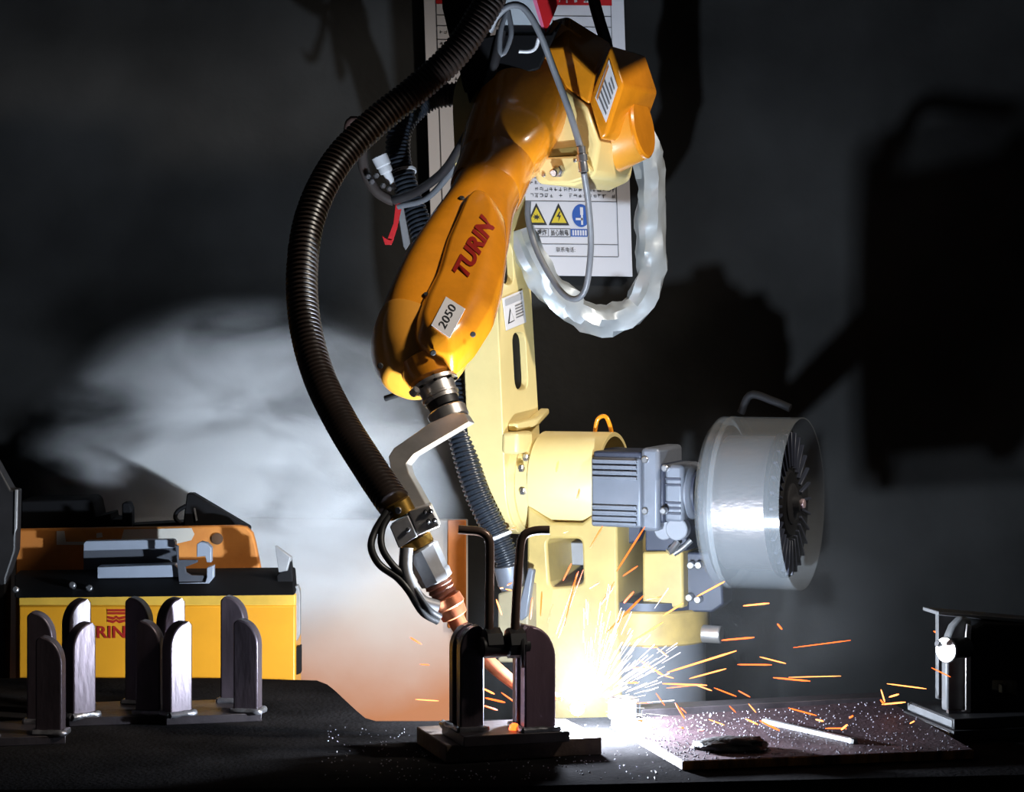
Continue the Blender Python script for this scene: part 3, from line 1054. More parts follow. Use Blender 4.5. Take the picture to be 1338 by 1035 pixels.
tube('black_lead', [P(513, 668, TY - .01), P(500, 690, TY - .02), P(499, 715, TY - .03), P(513, 738, TY - .03), P(532, 756, TY - .03), P(545, 776, TY - .032), P(560, 796, TY - .03), P(575, 806, TY - .02)], .0045, M_dkrub, tr, n=10, step=.005)
tube('black_lead', [P(506, 668, TY - .01), P(490, 694, TY - .02), P(485, 716, TY - .03), P(496, 738, TY - .03), P(518, 754, TY - .03), P(534, 772, TY - .034), P(552, 800, TY - .03), P(572, 812, TY - .02)], .0048, M_dkrub, tr, n=10, step=.005)

# ================================================================== HOSES AND CABLES
h1 = tube('torch_hose', [P(672, -60, .36), P(640, 0, .34), P(598, 66, .32), P(545, 116, .30), P(490, 160, .28), P(440, 212, .25), P(407, 278, .21), P(395, 348, .17), P(398, 420, .13), P(416, 490, .08), P(446, 552, .02), P(482, 610, -.05), P(506, 646, TY + .012), P(515, 658, TY)], .0222, M_hose, None, n=24, period=.0072, depth=.13)
tag(h1, 'thick brown-black corrugated torch hose sweeping in a wide arc beside the arm', 'hose')
h2 = root('cable_conduit', 'black corrugated conduit with white ties running behind the robot forearm', 'conduit', P(665, 752, .62))
tube('upper_run', [P(640, 112, .80), P(600, 122, .80), P(560, 130, .80), P(527, 160, .79), P(520, 200, .78), P(532, 250, .76), P(552, 305, .74), P(572, 380, .71), P(584, 450, .67), P(592, 520, .64), P(603, 575, .62), P(622, 640, .60), P(648, 696, .59), P(664, 735, .585), P(668, 752, .585)], .0205, M_hose2, h2, n=22, period=.0075, depth=.14)


def ring_at(name, c, d, r, m, par, wdt=.0025, t=.0022):
    c, d = Vector(c), Vector(d).normalized()
    return lathe(name, c - d * wdt, d, [(0, r), (0, r + t), (wdt * 2, r + t), (wdt * 2, r)], m, par, n=28, closed=True)


ring_at('cable_tie', P(526, 226, .772), P(532, 250, .76) - P(520, 200, .78), .0205, M_plastic_w, h2)
ring_at('cable_tie', P(651, 702, .589), P(664, 735, .585) - P(648, 696, .59), .0205, M_plastic_w, h2)
lathe('end_sleeve', P(664, 738, .585), P(670, 775, .585) - P(664, 738, .585), [(0, .018), (.002, .023), (.03, .021), (.045, .014)], M_motor, h2, n=24)

# pneumatic valve and fittings left of the forearm
vf = root('hose_fitting', 'white push-in hose fitting with zinc bolts hanging beside the black conduit', 'fitting', P(500, 240, .70))
vd = (P(516, 250, .70) - P(495, 205, .70)).normalized()
lathe('white_connector', P(495, 203, .70), vd, [(0, .008), (.002, .013), (.018, .0125), (.02, .0105), (.024, .011), (.03, .0105), (.031, .007), (.045, .006), (.06, .003)], M_plastic_w, vf, n=24)
tube('elbow_pipe', [P(472, 190, .70), P(476, 222, .70), P(490, 248, .70), P(507, 260, .70), P(514, 262, .70)], .0085, mat('brown_grey_pipe', (.07, .055, .05), .5, var=.3), vf, n=14, step=.005)
for q in ((480, 231), (485, 238), (491, 230), (500, 243), (508, 247)):
    pz = P(q[0], q[1], .688)
    cyl('bolt_head', pz, pz + Vector((.002, -.008, 0)), .0045, M_bolt, vf, n=6)
tube('hook', [P(463, 196, .71), P(457, 175, .71), P(459, 160, .71), P(468, 160, .71)], .0095, mat('pink_brown_hook', (.12, .07, .06), .5), vf, n=14, step=.004)
cyl('blue_band', P(464, 164, .70), P(470, 172, .70), .008, M_blue, vf, n=14)
prism('support_strip', [P(x, y, .705) for x, y in ((518, 268), (527, 268), (536, 318), (530, 327), (527, 322))], (0, .006, 0), M_grey, vf, bevel=.001)
rib = root('red_ribbon', 'short red ribbon tied below the white hose fitting', 'ribbon', P(508, 318, .69))
tube('knot', [P(519, 267, .69), P(524, 266, .688)], .004, M_red, rib, n=8, step=.002)
rp = [(517, 266), (525, 267), (519, 296), (512, 318), (504, 319), (507, 310), (514, 292)]
prism('tail', [P(x, y, .69) for x, y in rp], (.001, .0018, 0), M_red, rib, bevel=.0004)
prism('tail', [P(x, y, .687) for x, y in ((499, 308), (506, 313), (512, 314), (511, 320), (503, 320))], (.001, .0018, 0), M_red, rib, bevel=.0004)

for i, (pts, r, lab) in enumerate((
        ([P(514, 262, .68), P(545, 250, .66), P(578, 226, .60), P(598, 198, .545), P(618, 160, .49), P(642, 96, .46), P(655, 40, .46)], .0075, 'thick grey-black cable lying nearest along the left of the forearm root'),
        ([P(520, 270, .69), P(556, 260, .67), P(584, 232, .61), P(600, 208, .56), P(612, 186, .53), P(632, 132, .50), P(645, 90, .49)], .005, 'thinner grey cable curling below the thick forearm cable'))):
    tag(tube('arm_cable', pts, r, M_cable if i else mat('dark_cable', (.03, .028, .03), .4), None, n=12, step=.006), lab, 'cable', 'cables along the forearm')

gl = root('signal_cable', 'thin grey cable with a metal plug looping in front of the elbow and poster', 'cable', P(770, 390, .45))
tube('upper_wire', [P(640, 40, .40), P(655, 15, .38), P(672, 6, .37), P(688, 14, .37), P(706, 45, .38), P(724, 92, .40), P(742, 140, .41), P(754, 178, .42), P(759, 194, .42)], .0052, M_cable, gl, n=12, step=.006)
tube('spare_loop', [P(664, 14, .385), P(668, 40, .38), P(664, 58, .38), P(656, 72, .38), P(653, 60, .38), P(655, 36, .38), P(662, 16, .385)], .004, M_cable, gl, n=10, step=.005)
tube('hook_wire', [P(678, 67, .40), P(692, 67, .40), P(700, 62, .40), P(704, 50, .395)], .003, M_plastic_w, gl, n=8, step=.004)
lathe('plug', P(759, 191, .42), P(763, 228, .42) - P(759, 191, .42), [(0, .005), (.001, .0068), (.012, .0068), (.0125, .0085), (.022, .0085), (.0225, .0065), (.03, .0075), (.038, .0075), (.039, .005)], M_bolt, gl, n=16)
tube('lower_wire', [P(763, 226, .42), P(768, 260, .44), P(772, 310, .46), P(770, 350, .47), P(764, 380, .48), P(751, 391, .49), P(734, 382, .50), P(714, 352, .52), P(698, 318, .54), P(690, 285, .55), P(690, 262, .55)], .0048, M_cable, gl, n=12, step=.006)

sv = tube('silver_sleeve', [P(822, 170, .70), P(842, 186, .70), P(849, 222, .70), P(850, 290, .70), P(850, 345, .70), P(842, 386, .70), P(818, 412, .70), P(784, 420, .69), P(750, 404, .67), P(722, 380, .65), P(701, 350, .64), P(686, 318, .64), P(680, 300, .64)], .0235, M_sleeve, None, n=14, step=.013, rough=.46, seed=5, nf=24, auto=28)
tag(sv, 'crumpled silver cloth cable sleeve hanging in a loop from the elbow', 'cable sleeve')

# ================================================================== WIRE FEEDER ON TOP OF THE ARM
wf = root('wire_feeder', 'black and pale grey wire feeder box with a red corner above the robot arm', 'wire feeder', P(660, 60, .5))
prism('black_case', [P(x, y, .50) for x, y in ((566, -260), (578, 10), (586, 44), (640, 44), (640, -260))], (0, .12, 0), M_blk, wf, bevel=.004)  # upper part runs out of view to cast shade on the arm
prism('side_panel', [P(x, y, .47) for x, y in ((655, -260), (655, 44), (715, 44), (722, 30), (745, -260))], (0, .14, 0), mat('pale_grey_panel', (.50, .55, .60), .5), wf, bevel=.003)
prism('pink_edge', [P(x, y, .468) for x, y in ((690, -20), (696, -20), (713, 40), (708, 38))], (0, .004, 0), M_pink, wf)
prism('red_corner', [P(x, y, .467) for x, y in ((696, -20), (738, -20), (726, 14), (713, 43))], (0, .006, 0), M_red, wf, bevel=.001)
prism('base_frame', [P(x, y, .46) for x, y in ((603, 86), (618, 50), (655, 44), (720, 44), (735, 24), (705, 90), (680, 98), (640, 100), (622, 112), (612, 130))], (0, .16, 0), M_blk, wf, bevel=.005)
prism('mount_bracket', [P(x, y, .55) for x, y in ((598, 80), (640, 80), (640, 96), (630, 118), (612, 138), (604, 110))], (0, .03, 0), M_blk, wf, bevel=.003)
obox('shade_box', (.10, .37, 1.14), (.26, 0, 0), (0, .25, 0), (0, 0, .1), M_blk, wf, .01, 3)  # added box out of view, placed to shade the forearm root and elbow
fcb = tube('feeder_cable', [P(768, -40, .62), P(776, 0, .62), P(784, 30, .62), P(791, 52, .62), P(794, 66, .61)], .0095, M_dkrub, None, n=14, step=.006)
tag(fcb, 'thick black cable dropping onto the top of the orange elbow cover', 'cable')

# ================================================================== WIRE SPOOL
spl = root('wire_spool', 'large welding wire spool in a clear drum cover beside the robot base', 'wire spool', RV(985, 790, .2))
c0 = hit(949, 656, O + V * .10, V)
c1 = hit(1031, 658, O + V * .10, V)
SD = (c1 - c0).normalized()
SL = (c1 - c0).length
SR = .127
lathe('wire_coil', c0 + SD * .006, SD, [(0, .05), (0, SR * .78), (SL - .014, SR * .78), (SL - .014, .05)], mat('wound_wire', (.36, .31, .30), .3, .9, var=.2, scale=5, bump=.25, bscale=120, stretch=(.2, 1, 1)), spl, n=56, closed=True)
rp_ = c0 + SD * (SL - .008)
rfl = lathe('reel_flange', rp_, SD, [(0, .03), (0, SR * .86), (.006, SR * .86), (.008, SR * .84), (.008, .05), (.012, .046), (.012, .03)], M_blk, spl, n=64, closed=True)
lathe('reel_flange', c0, SD, [(0, .03), (0, SR * .9), (.006, SR * .9), (.006, .03)], M_blkmetal, spl, n=56, closed=True)
a_, s_, w_ = frame(SD)
for k in range(28):
    an = 2 * math.pi * k / 28
    rr = s_ * math.cos(an) + w_ * math.sin(an)
    tt = SD.cross(rr)
    obox('flange_rib', rp_ + SD * .010 + rr * (SR * .63), rr * SR * .2, tt * .0018, SD * .0035, M_motord, rfl, .0006, 1)
lathe('hub', rp_ - SD * .02, SD, [(0, .03), (.034, .03), (.036, .027), (.037, .014), (.046, .012), (.047, .008)], M_blkmetal, spl, n=36)
cyl('hub_pin', rp_ + SD * .024, rp_ + SD * .032, .0075, mat('pinkish_pin', (.55, .4, .42), .3, .5), spl, n=20)
M_clear = mat('clear_plastic_drum', (.26, .28, .30), .15, 0.0, alpha=.2, spec=.8)
lathe('drum_cover', c0 - SD * .012, SD, [(0, .03), (.0, SR * .93), (.008, SR * 1.0), (SL + .032, SR * 1.0), (SL + .032, SR * .985), (.009, SR * .985), (.003, SR * .92), (.003, .03)], M_clear, spl, n=72, closed=True, auto=30)
ring_at('drum_band', c0 + SD * (SL * .14), SD, SR * 1.0, mat('clear_band', (.3, .32, .34), .3, alpha=.2), spl, .004, .001)
cyl('support_arm', R(aof(c0) - .09, -.03, 0) + UP * (c0.z - O.z - .05), c0 + SD * .004, .016, M_motord, spl)
tube('cover_handle', [hit(968, 540, O + V * .10, V), hit(981, 516, O + V * .10, V), hit(1010, 524, O + V * .10, V), hit(1034, 534, O + V * .10, V)], .006, M_blk, spl, n=10, step=.006)

# ================================================================== CABINET AND CLUTTER ON THE LEFT
CYF = .46
cb_ = root('control_cabinet', 'yellow machine cabinet with red lettering behind the left end of the table', 'cabinet', P(205, 890, CYF))
cb_.location.z = FLOORZ
c_l, c_r, c_t = P(24, 790, CYF), P(386, 790, CYF), P(200, 791, CYF)
prism('body', [P(24, 791, CYF), P(386, 791, CYF), Vector((c_r.x, CYF, FLOORZ)), Vector((c_l.x, CYF, FLOORZ))], (0, .1, 0), M_cab, cb_, bevel=.003)
prism('top_band', [P(24, 779, CYF + .002), P(386, 777, CYF + .002), P(386, 792, CYF + .002), P(24, 792, CYF + .002)], (0, .095, 0), mat('ochre_band', (.6, .35, .04), .5, var=.2), cb_, bevel=.002)
prism('lid', [P(18, 752, CYF + .06), P(384, 748, CYF + .06), P(386, 778, CYF - .01), P(18, 782, CYF - .01)], (0, .04, .004), M_blk, cb_, bevel=.003)
for q in ((22, 772), (96, 766), (118, 770)):
    pz = P(q[0], q[1], CYF + .02)
    cyl('lid_bolt', pz, pz + Vector((0, -.014, .004)), .005, M_bolt, cb_, n=8)
text('cabinet_lettering', 'TURIN', P(93, 834, CYF - .0008), P(164, 834, CYF) - P(93, 834, CYF), P(93, 818, CYF) - P(93, 834, CYF), M_redink, cb_, bold=.02)
lg = prism('emblem', [P(x, y, CYF - .001) for x, y in ((140, 796), (164, 796), (164, 799), (140, 799))], (0, .001, 0), M_redink, cb_)
for ys in ((800, 803), ):
    prism('emblem_bar', [P(x, y, CYF - .001) for x, y in ((140, ys[0]), (164, ys[0]), (164, ys[1]), (140, ys[1]))], (0, .001, 0), M_redink, lg)
for dy in (0, 4.5):
    prism('emblem_wing', [P(x, y + dy, CYF - .001) for x, y in ((140, 805), (149, 806.5), (152, 804.5), (155, 806.5), (164, 805), (164, 808), (156, 810), (152, 807.5), (148, 810), (140, 808))], (0, .001, 0), M_redink, lg)
# orange rear panel with whitish tape marks
rp2 = prism('rear_panel', [P(x, y, .62) for x, y in ((20, 692), (312, 687), (322, 689), (330, 697), (334, 712), (342, 752), (342, 1110), (20, 1110))], (0, .02, 0), M_ora2, cb_, bevel=.003)
prism('tape_mark', [P(x, y, .619) for x, y in ((74, 694), (84, 694), (86, 708), (120, 708), (158, 706), (162, 692), (250, 690), (254, 698), (250, 706), (225, 712), (74, 712))], (0, .001, 0), mat('old_tape', (.55, .52, .46), .7, var=.15), rp2)
prism('tape_mark', [P(x, y, .618) for x, y in ((126, 697), (133, 696), (134, 702), (126, 703))], (0, .001, 0), MATS['old_tape'], rp2)
lathe('stain_port', P(284, 704, .619), (0, -1, 0), [(0, .009), (.003, .009), (.0035, .006)], mat('burnt_port', (.08, .035, .012), .7, var=.4), rp2, n=20)
prism('latch_bar', [P(x, y, CYF + .02) for x, y in ((385, 766), (389, 765), (392, 775), (392, 830), (388, 838), (386, 838))], (0, .02, 0), M_grey, cb_, bevel=.001)
prism('latch_handle', [P(x, y, CYF + .015) for x, y in ((386, 846), (393, 844), (393, 880), (387, 882))], (0, .02, 0), M_blk, cb_, bevel=.001)

bk = root('sheet_metal_bracket', 'pale blue-grey folded sheet metal bracket lying on the cabinet lid', 'metal bracket', P(190, 768, CYF + .03))
YB = CYF + .035
prism('upper_flange', [P(x, y, YB + .05) for x, y in ((109, 710), (112, 707), (226, 705), (229, 708), (229, 716), (180, 718), (109, 720))], (0, .02, .0), M_pale, bk, bevel=.001)
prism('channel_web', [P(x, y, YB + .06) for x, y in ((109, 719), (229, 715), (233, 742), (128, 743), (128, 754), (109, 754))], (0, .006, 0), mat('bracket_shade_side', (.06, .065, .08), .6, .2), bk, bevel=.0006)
prism('lower_flange', [P(x, y, YB + .01) for x, y in ((127, 741), (228, 738), (234, 745), (234, 754), (127, 756))], (0, .035, 0), M_pale, bk, bevel=.001)
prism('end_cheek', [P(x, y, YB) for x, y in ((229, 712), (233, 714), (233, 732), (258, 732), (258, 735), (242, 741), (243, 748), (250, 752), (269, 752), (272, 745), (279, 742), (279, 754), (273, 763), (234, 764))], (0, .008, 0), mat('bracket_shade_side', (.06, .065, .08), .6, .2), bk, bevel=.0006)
prism('hook_tab', [P(x, y, YB - .004) for x, y in ((257, 711), (262, 708), (270, 710), (276, 716), (276, 735), (270, 735), (268, 727), (257, 728))], (0, .02, 0), M_pale, bk, bevel=.001)
prism('foot_tab', [P(x, y, YB - .006) for x, y in ((270, 742), (279, 739), (279, 755), (272, 764), (234, 765), (234, 762), (268, 761), (270, 755))], (0, .02, 0), M_pale, bk, bevel=.001)

# dark shapes standing behind the rear panel
dk = root('black_machine_part', 'black box-shaped machine part behind the orange panel with a stub post', 'machine part', P(80, 690, .70))
prism('housing', [P(x, y, .70) for x, y in ((27, 654), (116, 652), (121, 656), (125, 674), (128, 1090), (24, 1090))], (0, .1, 0), M_blk, dk, bevel=.003)
prism('step', [P(x, y, .70) for x, y in ((124, 676), (144, 671), (145, 679), (160, 679), (160, 760), (124, 760))], (0, .08, 0), M_blk, dk, bevel=.002)
prism('stub_post', [P(x, y, .70) for x, y in ((159, 658), (163, 656), (169, 657), (172, 664), (174, 760), (160, 760))], (0, .03, 0), M_blk, dk, bevel=.003)
prism('rail', [P(x, y, .71) for x, y in ((170, 686), (240, 682), (300, 682), (300, 1090), (170, 1090))], (0, .05, 0), M_blk, dk, bevel=.002)
gs = root('triangular_gusset', 'black triangular gusset plate standing behind the orange panel', 'steel plate', P(285, 690, .69))
prism('plate', [P(x, y, .69) for x, y in ((244, 645), (252, 645), (326, 689), (326, 1090), (236, 1090), (240, 676))], (0, .03, 0), M_blk, gs, bevel=.002)
tube('wire_handle', [P(243, 661, .69), P(232, 668, .69), P(229, 677, .69), P(236, 684, .69)], .0035, M_blk, gs, n=8, step=.004)
prism('slot_edge', [P(x, y, .688) for x, y in ((253, 664), (255, 664), (258, 680), (256, 681))], (0, .002, 0), M_grey, gs)
tg = root('spring_clip', 'small black toggle clip with a tilted metal flap at the cabinet corner', 'clip', P(372, 773, CYF + .03))
prism('flap', [P(x, y, CYF + .03) for x, y in ((359, 713), (379, 728), (374, 746), (364, 748))], (.004, .004, 0), M_grey, tg, bevel=.0006)
prism('body', [P(x, y, CYF + .032) for x, y in ((372, 732), (380, 727), (384, 770), (362, 771), (361, 752), (368, 745))], (0, .02, 0), M_blk, tg, bevel=.002)
prism('seat', [P(x, y, CYF + .028) for x, y in ((360, 771), (384, 771), (384, 773), (360, 773))], (0, .03, 0), M_pale, tg)
ps = root('upright_profile', 'dark upright steel profile at the far left edge behind the table', 'steel post', P(8, 885, .5))
prism('flange', [P(x, y, .5) for x, y in ((-30, 560), (14, 640), (22, 640), (20, 720), (8, 756), (6, 900), (-30, 900))], (0, .04, 0), M_blkmetal, ps, bevel=.003)
prism('edge_strip', [P(x, y, .498) for x, y in ((19, 640), (23, 640), (22, 690), (18, 700))], (0, .006, 0), M_grey, ps, bevel=.001)

# ================================================================== FINISHED BRACKETS ON THE TABLE, LEFT
def bracket(label, x0, x1, yfront, rows, depth, yaw, ears, hgt=0.123, w=0.034):
    a = math.radians(yaw)
    e1, e2 = Vector((math.cos(a), math.sin(a), 0)), Vector((-math.sin(a), math.cos(a), 0))
    o = T(x0, yfront)
    L = (T(x1, yfront) - o).length
    g = root('finished_bracket', label, 'steel bracket', o + e1 * L / 2, 'finished brackets on the table')
    prism('base_plate', [o, o + e1 * L, o + e1 * L + e2 * depth, o + e2 * depth], (0, 0, .011), M_dsteel, g, bevel=.001)
    for sd, turn in ears:
        c = o + e1 * (L - .021 if sd > 0 else .021) + UP * .011
        tt = a + math.radians(turn)
        f1, f2 = Vector((math.cos(tt), math.sin(tt), 0)), Vector((-math.sin(tt), math.cos(tt), 0))
        for k, dd in enumerate((.006, depth - .034)):
            q = c + e2 * dd - e1 * ((.005 if sd > 0 else -.002) * k)
            ear('back_ear' if k else 'front_ear', q, f1, f2, w, hgt + .021 * k, sd, .022, M_post, g, .006)
            bead('weld_bead', q, f1, f2, w, .022, g, M_bead)
    return g


bracket('finished bracket in the middle of the left row, its left ear lit', 90, 214, 950, 0, .125, 15, ((-1, 24), (1, -26)))
bracket('finished bracket at the right end of the left row, nearest the welded one', 217, 343, 948, 0, .125, 15, ((-1, 24), (1, -26)))
bracket('finished bracket at the far left edge, set nearer the table front', -46, 84, 978, 0, .125, 15, ((-1, 10), (1, -20)))

# ================================================================== RIGHT PLATE, SLAG, ROD
pf = [T(893, 1007), T(1272, 992), T(1160, 926), T(800, 952)]
bmz = 0.0115
pl = root('scorched_plate', 'spatter-covered purple-brown steel plate to the right of the weld', 'steel plate', sum(pf, Vector()) / 4)
prism('sheet', pf, (0, 0, bmz), mat('scorched_steel', (.07, .043, .05), .6, .0, var=.5, scale=9, bump=.35, bscale=220, spec=.12), pl, bevel=.001)
for nm, A_, B_ in (('front_edge', pf[0], pf[1]), ('left_edge', pf[3], pf[0])):
    d = (B_ - A_).normalized()
    nn = Vector((d.y, -d.x, 0))
    obox(nm, (A_ + B_) / 2 + UP * bmz / 2 + nn * .0006, d * ((B_ - A_).length / 2), nn * .0008, UP * (bmz / 2 - .0006), M_cut if nm == 'front_edge' else mat('spattered_edge', (.3, .25, .26), .6, .2, col2=(.08, .06, .06), scale=50, bump=.4), pl, .0004)
# spatter grains
rnd = random.Random(11)
bms = bmesh.new()
for k in range(1500):
    s, t = rnd.random(), rnd.random() ** 1.1
    q = pf[0].lerp(pf[1], s).lerp(pf[3].lerp(pf[2], s), t)
    if rnd.random() > math.exp(-((q - ARC).length - .1) * 3.0):
        continue
    r = rnd.uniform(.0005, .0014)
    bmesh.ops.create_icosphere(bms, subdivisions=1, radius=r, matrix=Matrix.Translation(q + UP * (bmz + r * .4)))
for k in range(420):
    q = T(rnd.uniform(420, 900), rnd.uniform(948, 1020))
    r = rnd.uniform(.0005, .0012)
    bmesh.ops.create_icosphere(bms, subdivisions=1, radius=r, matrix=Matrix.Translation(q + UP * r * .4))
tag(finish(bms, 'weld_spatter', mat('spatter_grey', (.3, .28, .32), .4, .5), None), 'tiny grey weld spatter grains scattered over table and plate', 'spatter', kind='stuff')

bml = bmesh.new()
bmesh.ops.create_icosphere(bml, subdivisions=4, radius=1.0)
sc_ = T(960, 979, bmz)
for v in bml.verts:
    n_ = v.co.normalized()
    d = 1 + .3 * noise.noise(n_ * 1.6) + .14 * noise.noise(n_ * 5) + .05 * noise.noise(n_ * 14)
    v.co = Vector((n_.x * .047 * d, n_.y * .028 * d, max(-.3, n_.z) * .0125 * d + .0035)) + sc_
tag(finish(bml, 'slag_lump', mat('charred_slag', (.02, .018, .02), .55, .2, var=.5, scale=40, bump=.4, bscale=150), None, auto=70), 'charred black slag lump lying on the scorched plate', 'slag')
r0, r1 = T(998, 942, bmz + .003), T(1118, 969, bmz + .003)
rd = root('flat_bar', 'thin bright steel strip lying across the scorched plate', 'steel strip', (r0 + r1) / 2)
obox('strip', (r0 + r1) / 2, (r1 - r0) / 2, (r1 - r0).normalized().cross(UP) * .0035, UP * .003, M_grey, rd, .0008)
obox('burr', r1 - (r1 - r0).normalized() * .006, (r1 - r0).normalized() * .004, (r1 - r0).normalized().cross(UP) * .0042, UP * .0036, M_bead, rd, .0008)

# pale stub and slab behind the plate
stb = root('steel_stub', 'short round steel stub glowing white beside the arc', 'steel stub', P(816, 948, .02))
lathe('barrel', T(816, 944) + Vector((0, .03, 0)), UP, [(0, .019), (.0015, .0205), (.024, .0205), (.0255, .0185)], M_grey, stb, n=32)
lathe('rim', T(816, 944) + Vector((0, .03, .0255)), UP, [(0, .0185), (.0025, .019), (.003, .016), (.001, .012)], M_rust, stb, n=32)
sb = root('rear_slab', 'long low dark slab along the back of the scorched plate', 'steel slab', T(1000, 934))
prism('slab', [T(838, 940) + Vector((0, .005, 0)), T(1165, 922) + Vector((0, .005, 0)), T(1165, 918) + Vector((0, .02, 0)), T(838, 935) + Vector((0, .02, 0))], (0, 0, .012), M_dsteel, sb, bevel=.001)

# ================================================================== FIXTURE ON THE RIGHT
M_fix = mat('fixture_grey', (.17, .17, .175), .5, .3, var=.3, scale=25, bump=.06)
fx = root('clamping_fixture', 'black clamping fixture with round-topped plate and knob at the right table end', 'fixture', T(1270, 960))
fa_ = math.radians(14)
g1, g2 = Vector((math.cos(fa_), math.sin(fa_), 0)), Vector((-math.sin(fa_), math.cos(fa_), 0))
b0 = T(1258, 968)
obox('lower_base', b0 + g1 * .13 - g2 * -.075 + UP * .007, g1 * .145, g2 * .08, UP * .007, M_blkmetal, fx, .0015)
obox('upper_base', b0 + g1 * .128 + g2 * .07 + UP * .021, g1 * .14, g2 * .07, UP * .007, M_blkmetal, fx, .0015)
lq0 = b0 + UP * .028


def fixp(px, py, dep):
    """point on the fixture's face plane, dep metres behind its front"""
    return hit(px, py, b0 + g2 * (.045 + dep), g2)


for nm, e in (('lit_base_edge', .0145), ('lit_base_edge', .0285)):
    off = -.016 if e < .02 else -.0125
    a0 = b0 + g1 * (off + .0005) + UP * (e - .0075)
    obox(nm, a0 + g2 * .075, g1 * .001, g2 * .07, UP * .0045, M_fix, fx, .0005)  # paler strips stand in for arc light on the base edges
ear_px = [(1237, 930), (1237, 850), (1240, 832), (1246, 818), (1256, 808), (1262, 806), (1270, 810), (1270, 930)]
prism('round_plate', [fixp(x, y, .0) for x, y in ear_px], g2 * .018, M_fix, fx, bevel=.003)
prism('back_plate', [fixp(x, y, .06) for x, y in ((1226, 801), (1262, 803), (1262, 914), (1226, 914))], g2 * .01, M_fix, fx, bevel=.001)
prism('housing', [fixp(x, y, -.004) for x, y in ((1271, 935), (1271, 838), (1276, 822), (1288, 815), (1420, 822), (1420, 935))], g2 * .085, M_blk, fx, holes=[[fixp(x, y, -.004) for x, y in ((1297, 889), (1330, 889), (1330, 912), (1297, 912))]], bevel=.002)
prism('top_plate', [fixp(x, y, .03) for x, y in ((1226, 799), (1420, 816), (1420, 822), (1226, 804))], g2 * .05, M_fix, fx, bevel=.001)
prism('edge_strip', [fixp(x, y, -.006) for x, y in ((1262, 932), (1262, 830), (1264, 815), (1270, 818), (1269, 830), (1269, 932))], g2 * .004, M_alu, fx, bevel=.001)  # bright strip stands in for the lit edge of the round plate
kc0, kc1 = fixp(1262, 846, -.012), fixp(1238, 849, -.03)
cyl('knob_shaft', kc0, kc1, .0135, M_blkmetal, fx)
kd = (kc1 - kc0).normalized()
cyl('knob_disc', kc1, kc1 + kd * .004, .0165, M_alu, fx, n=32)
for q in ((1230, 843), (1250, 857)):
    pz = fixp(q[0], q[1], -.032)
    cyl('thumb_screw', pz, pz + kd * .009 + UP * .003, .0028, M_bolt, fx, n=10, r1=.0045)
tube('foot_bead', [fixp(1238, 931, -.002), fixp(1250, 932, -.003), fixp(1262, 932, -.002)], .0045, M_bead, fx, n=8, step=.004, rough=.3)
obox('window_block', fixp(1318, 903, .04), g1 * .012, g2 * .006, UP * .009, M_fix, fx, .001)

# ================================================================== ARC, SPARKS
arc = root('welding_arc', 'blinding white welding arc at the foot of the right-hand ear', 'welding arc', ARC)
bma = bmesh.new()
bmesh.ops.create_icosphere(bma, subdivisions=3, radius=.009, matrix=Matrix.Translation(ARC - Vector((0, 0, .012))))
finish(bma, 'arc_core', emit('arc_plasma', (.85, .92, 1.0), 60), arc)
bma = bmesh.new()
bmesh.ops.create_icosphere(bma, subdivisions=2, radius=.007, matrix=Matrix.Translation(T(672, 952, .036)))
finish(bma, 'glowing_bead', emit('hot_metal', (1.0, .12, .015), 4), arc)

SEG = []
for s in ('458,76,540,68 615,207,795,184 390,184,493,175 440,260,548,261 510,236,592,257 552,301,668,312 600,300,765,296 220,285,437,217 290,304,405,273 '
          '205,320,345,325 218,334,330,322 305,322,360,342 367,333,437,360 443,342,480,362 475,383,498,410 600,396,688,420 190,288,240,303 132,246,210,295 '
          '110,272,170,268 90,317,130,317 185,350,212,388 245,380,275,430 262,395,280,412 350,432,400,450 465,430,505,448 510,436,572,467 685,432,710,438 '
          '715,460,782,460 765,465,785,448 790,428,803,420 1048,270,1108,299 1055,155,1068,163 908,320,1032,336 892,385,967,378 888,370,900,385 890,338,902,378 '
          '915,362,946,353 980,445,995,437 313,47,400,0 207,107,270,68 100,195,208,127 160,60,208,45 30,160,145,45 85,68,115,33 10,75,55,0 143,205,190,206 '
          '190,210,220,234 565,132,580,150 120,545,120,580 318,465,333,466 255,455,272,460 168,455,185,457 415,390,435,410 130,435,143,437 120,382,175,378').split():
    a = [float(v) for v in s.split(',')]
    SEG.append((780 + a[0] / 2.398, 760 + a[1] / 2.398, 780 + a[2] / 2.398, 760 + a[3] / 2.398))
for s in ('262,485,270,450 330,573,338,540 457,805,548,662 478,820,525,788 372,730,412,660 285,835,312,780 262,1010,335,805 270,1020,350,800 290,980,330,810 '
          '235,970,253,910 213,950,217,870 180,960,186,890 70,895,88,945 405,915,452,850 370,860,402,840 480,905,512,870 555,895,591,890 285,682,303,675 '
          '82,860,92,858 105,850,120,842 100,862,120,866 118,668,132,666').split():
    a = [float(v) for v in s.split(',')]
    SEG.append((620 + a[0] / 2.464, 420 + a[1] / 2.464, 620 + a[2] / 2.464, 420 + a[3] / 2.464))
SEG += [(536, 833, 551, 842), (549, 868, 561, 869), (543, 914, 573, 916), (632, 900, 646, 907), (634, 912, 660, 918), (646, 882, 657, 890), (642, 866, 651, 884), (655, 905, 680, 923), (632, 922, 650, 928)]
M_sp = emit('spark_orange', (1.0, .13, .018), 3.6)
M_sp2 = emit('spark_core', (1.0, .27, .07), 4.5)
rnd = random.Random(5)
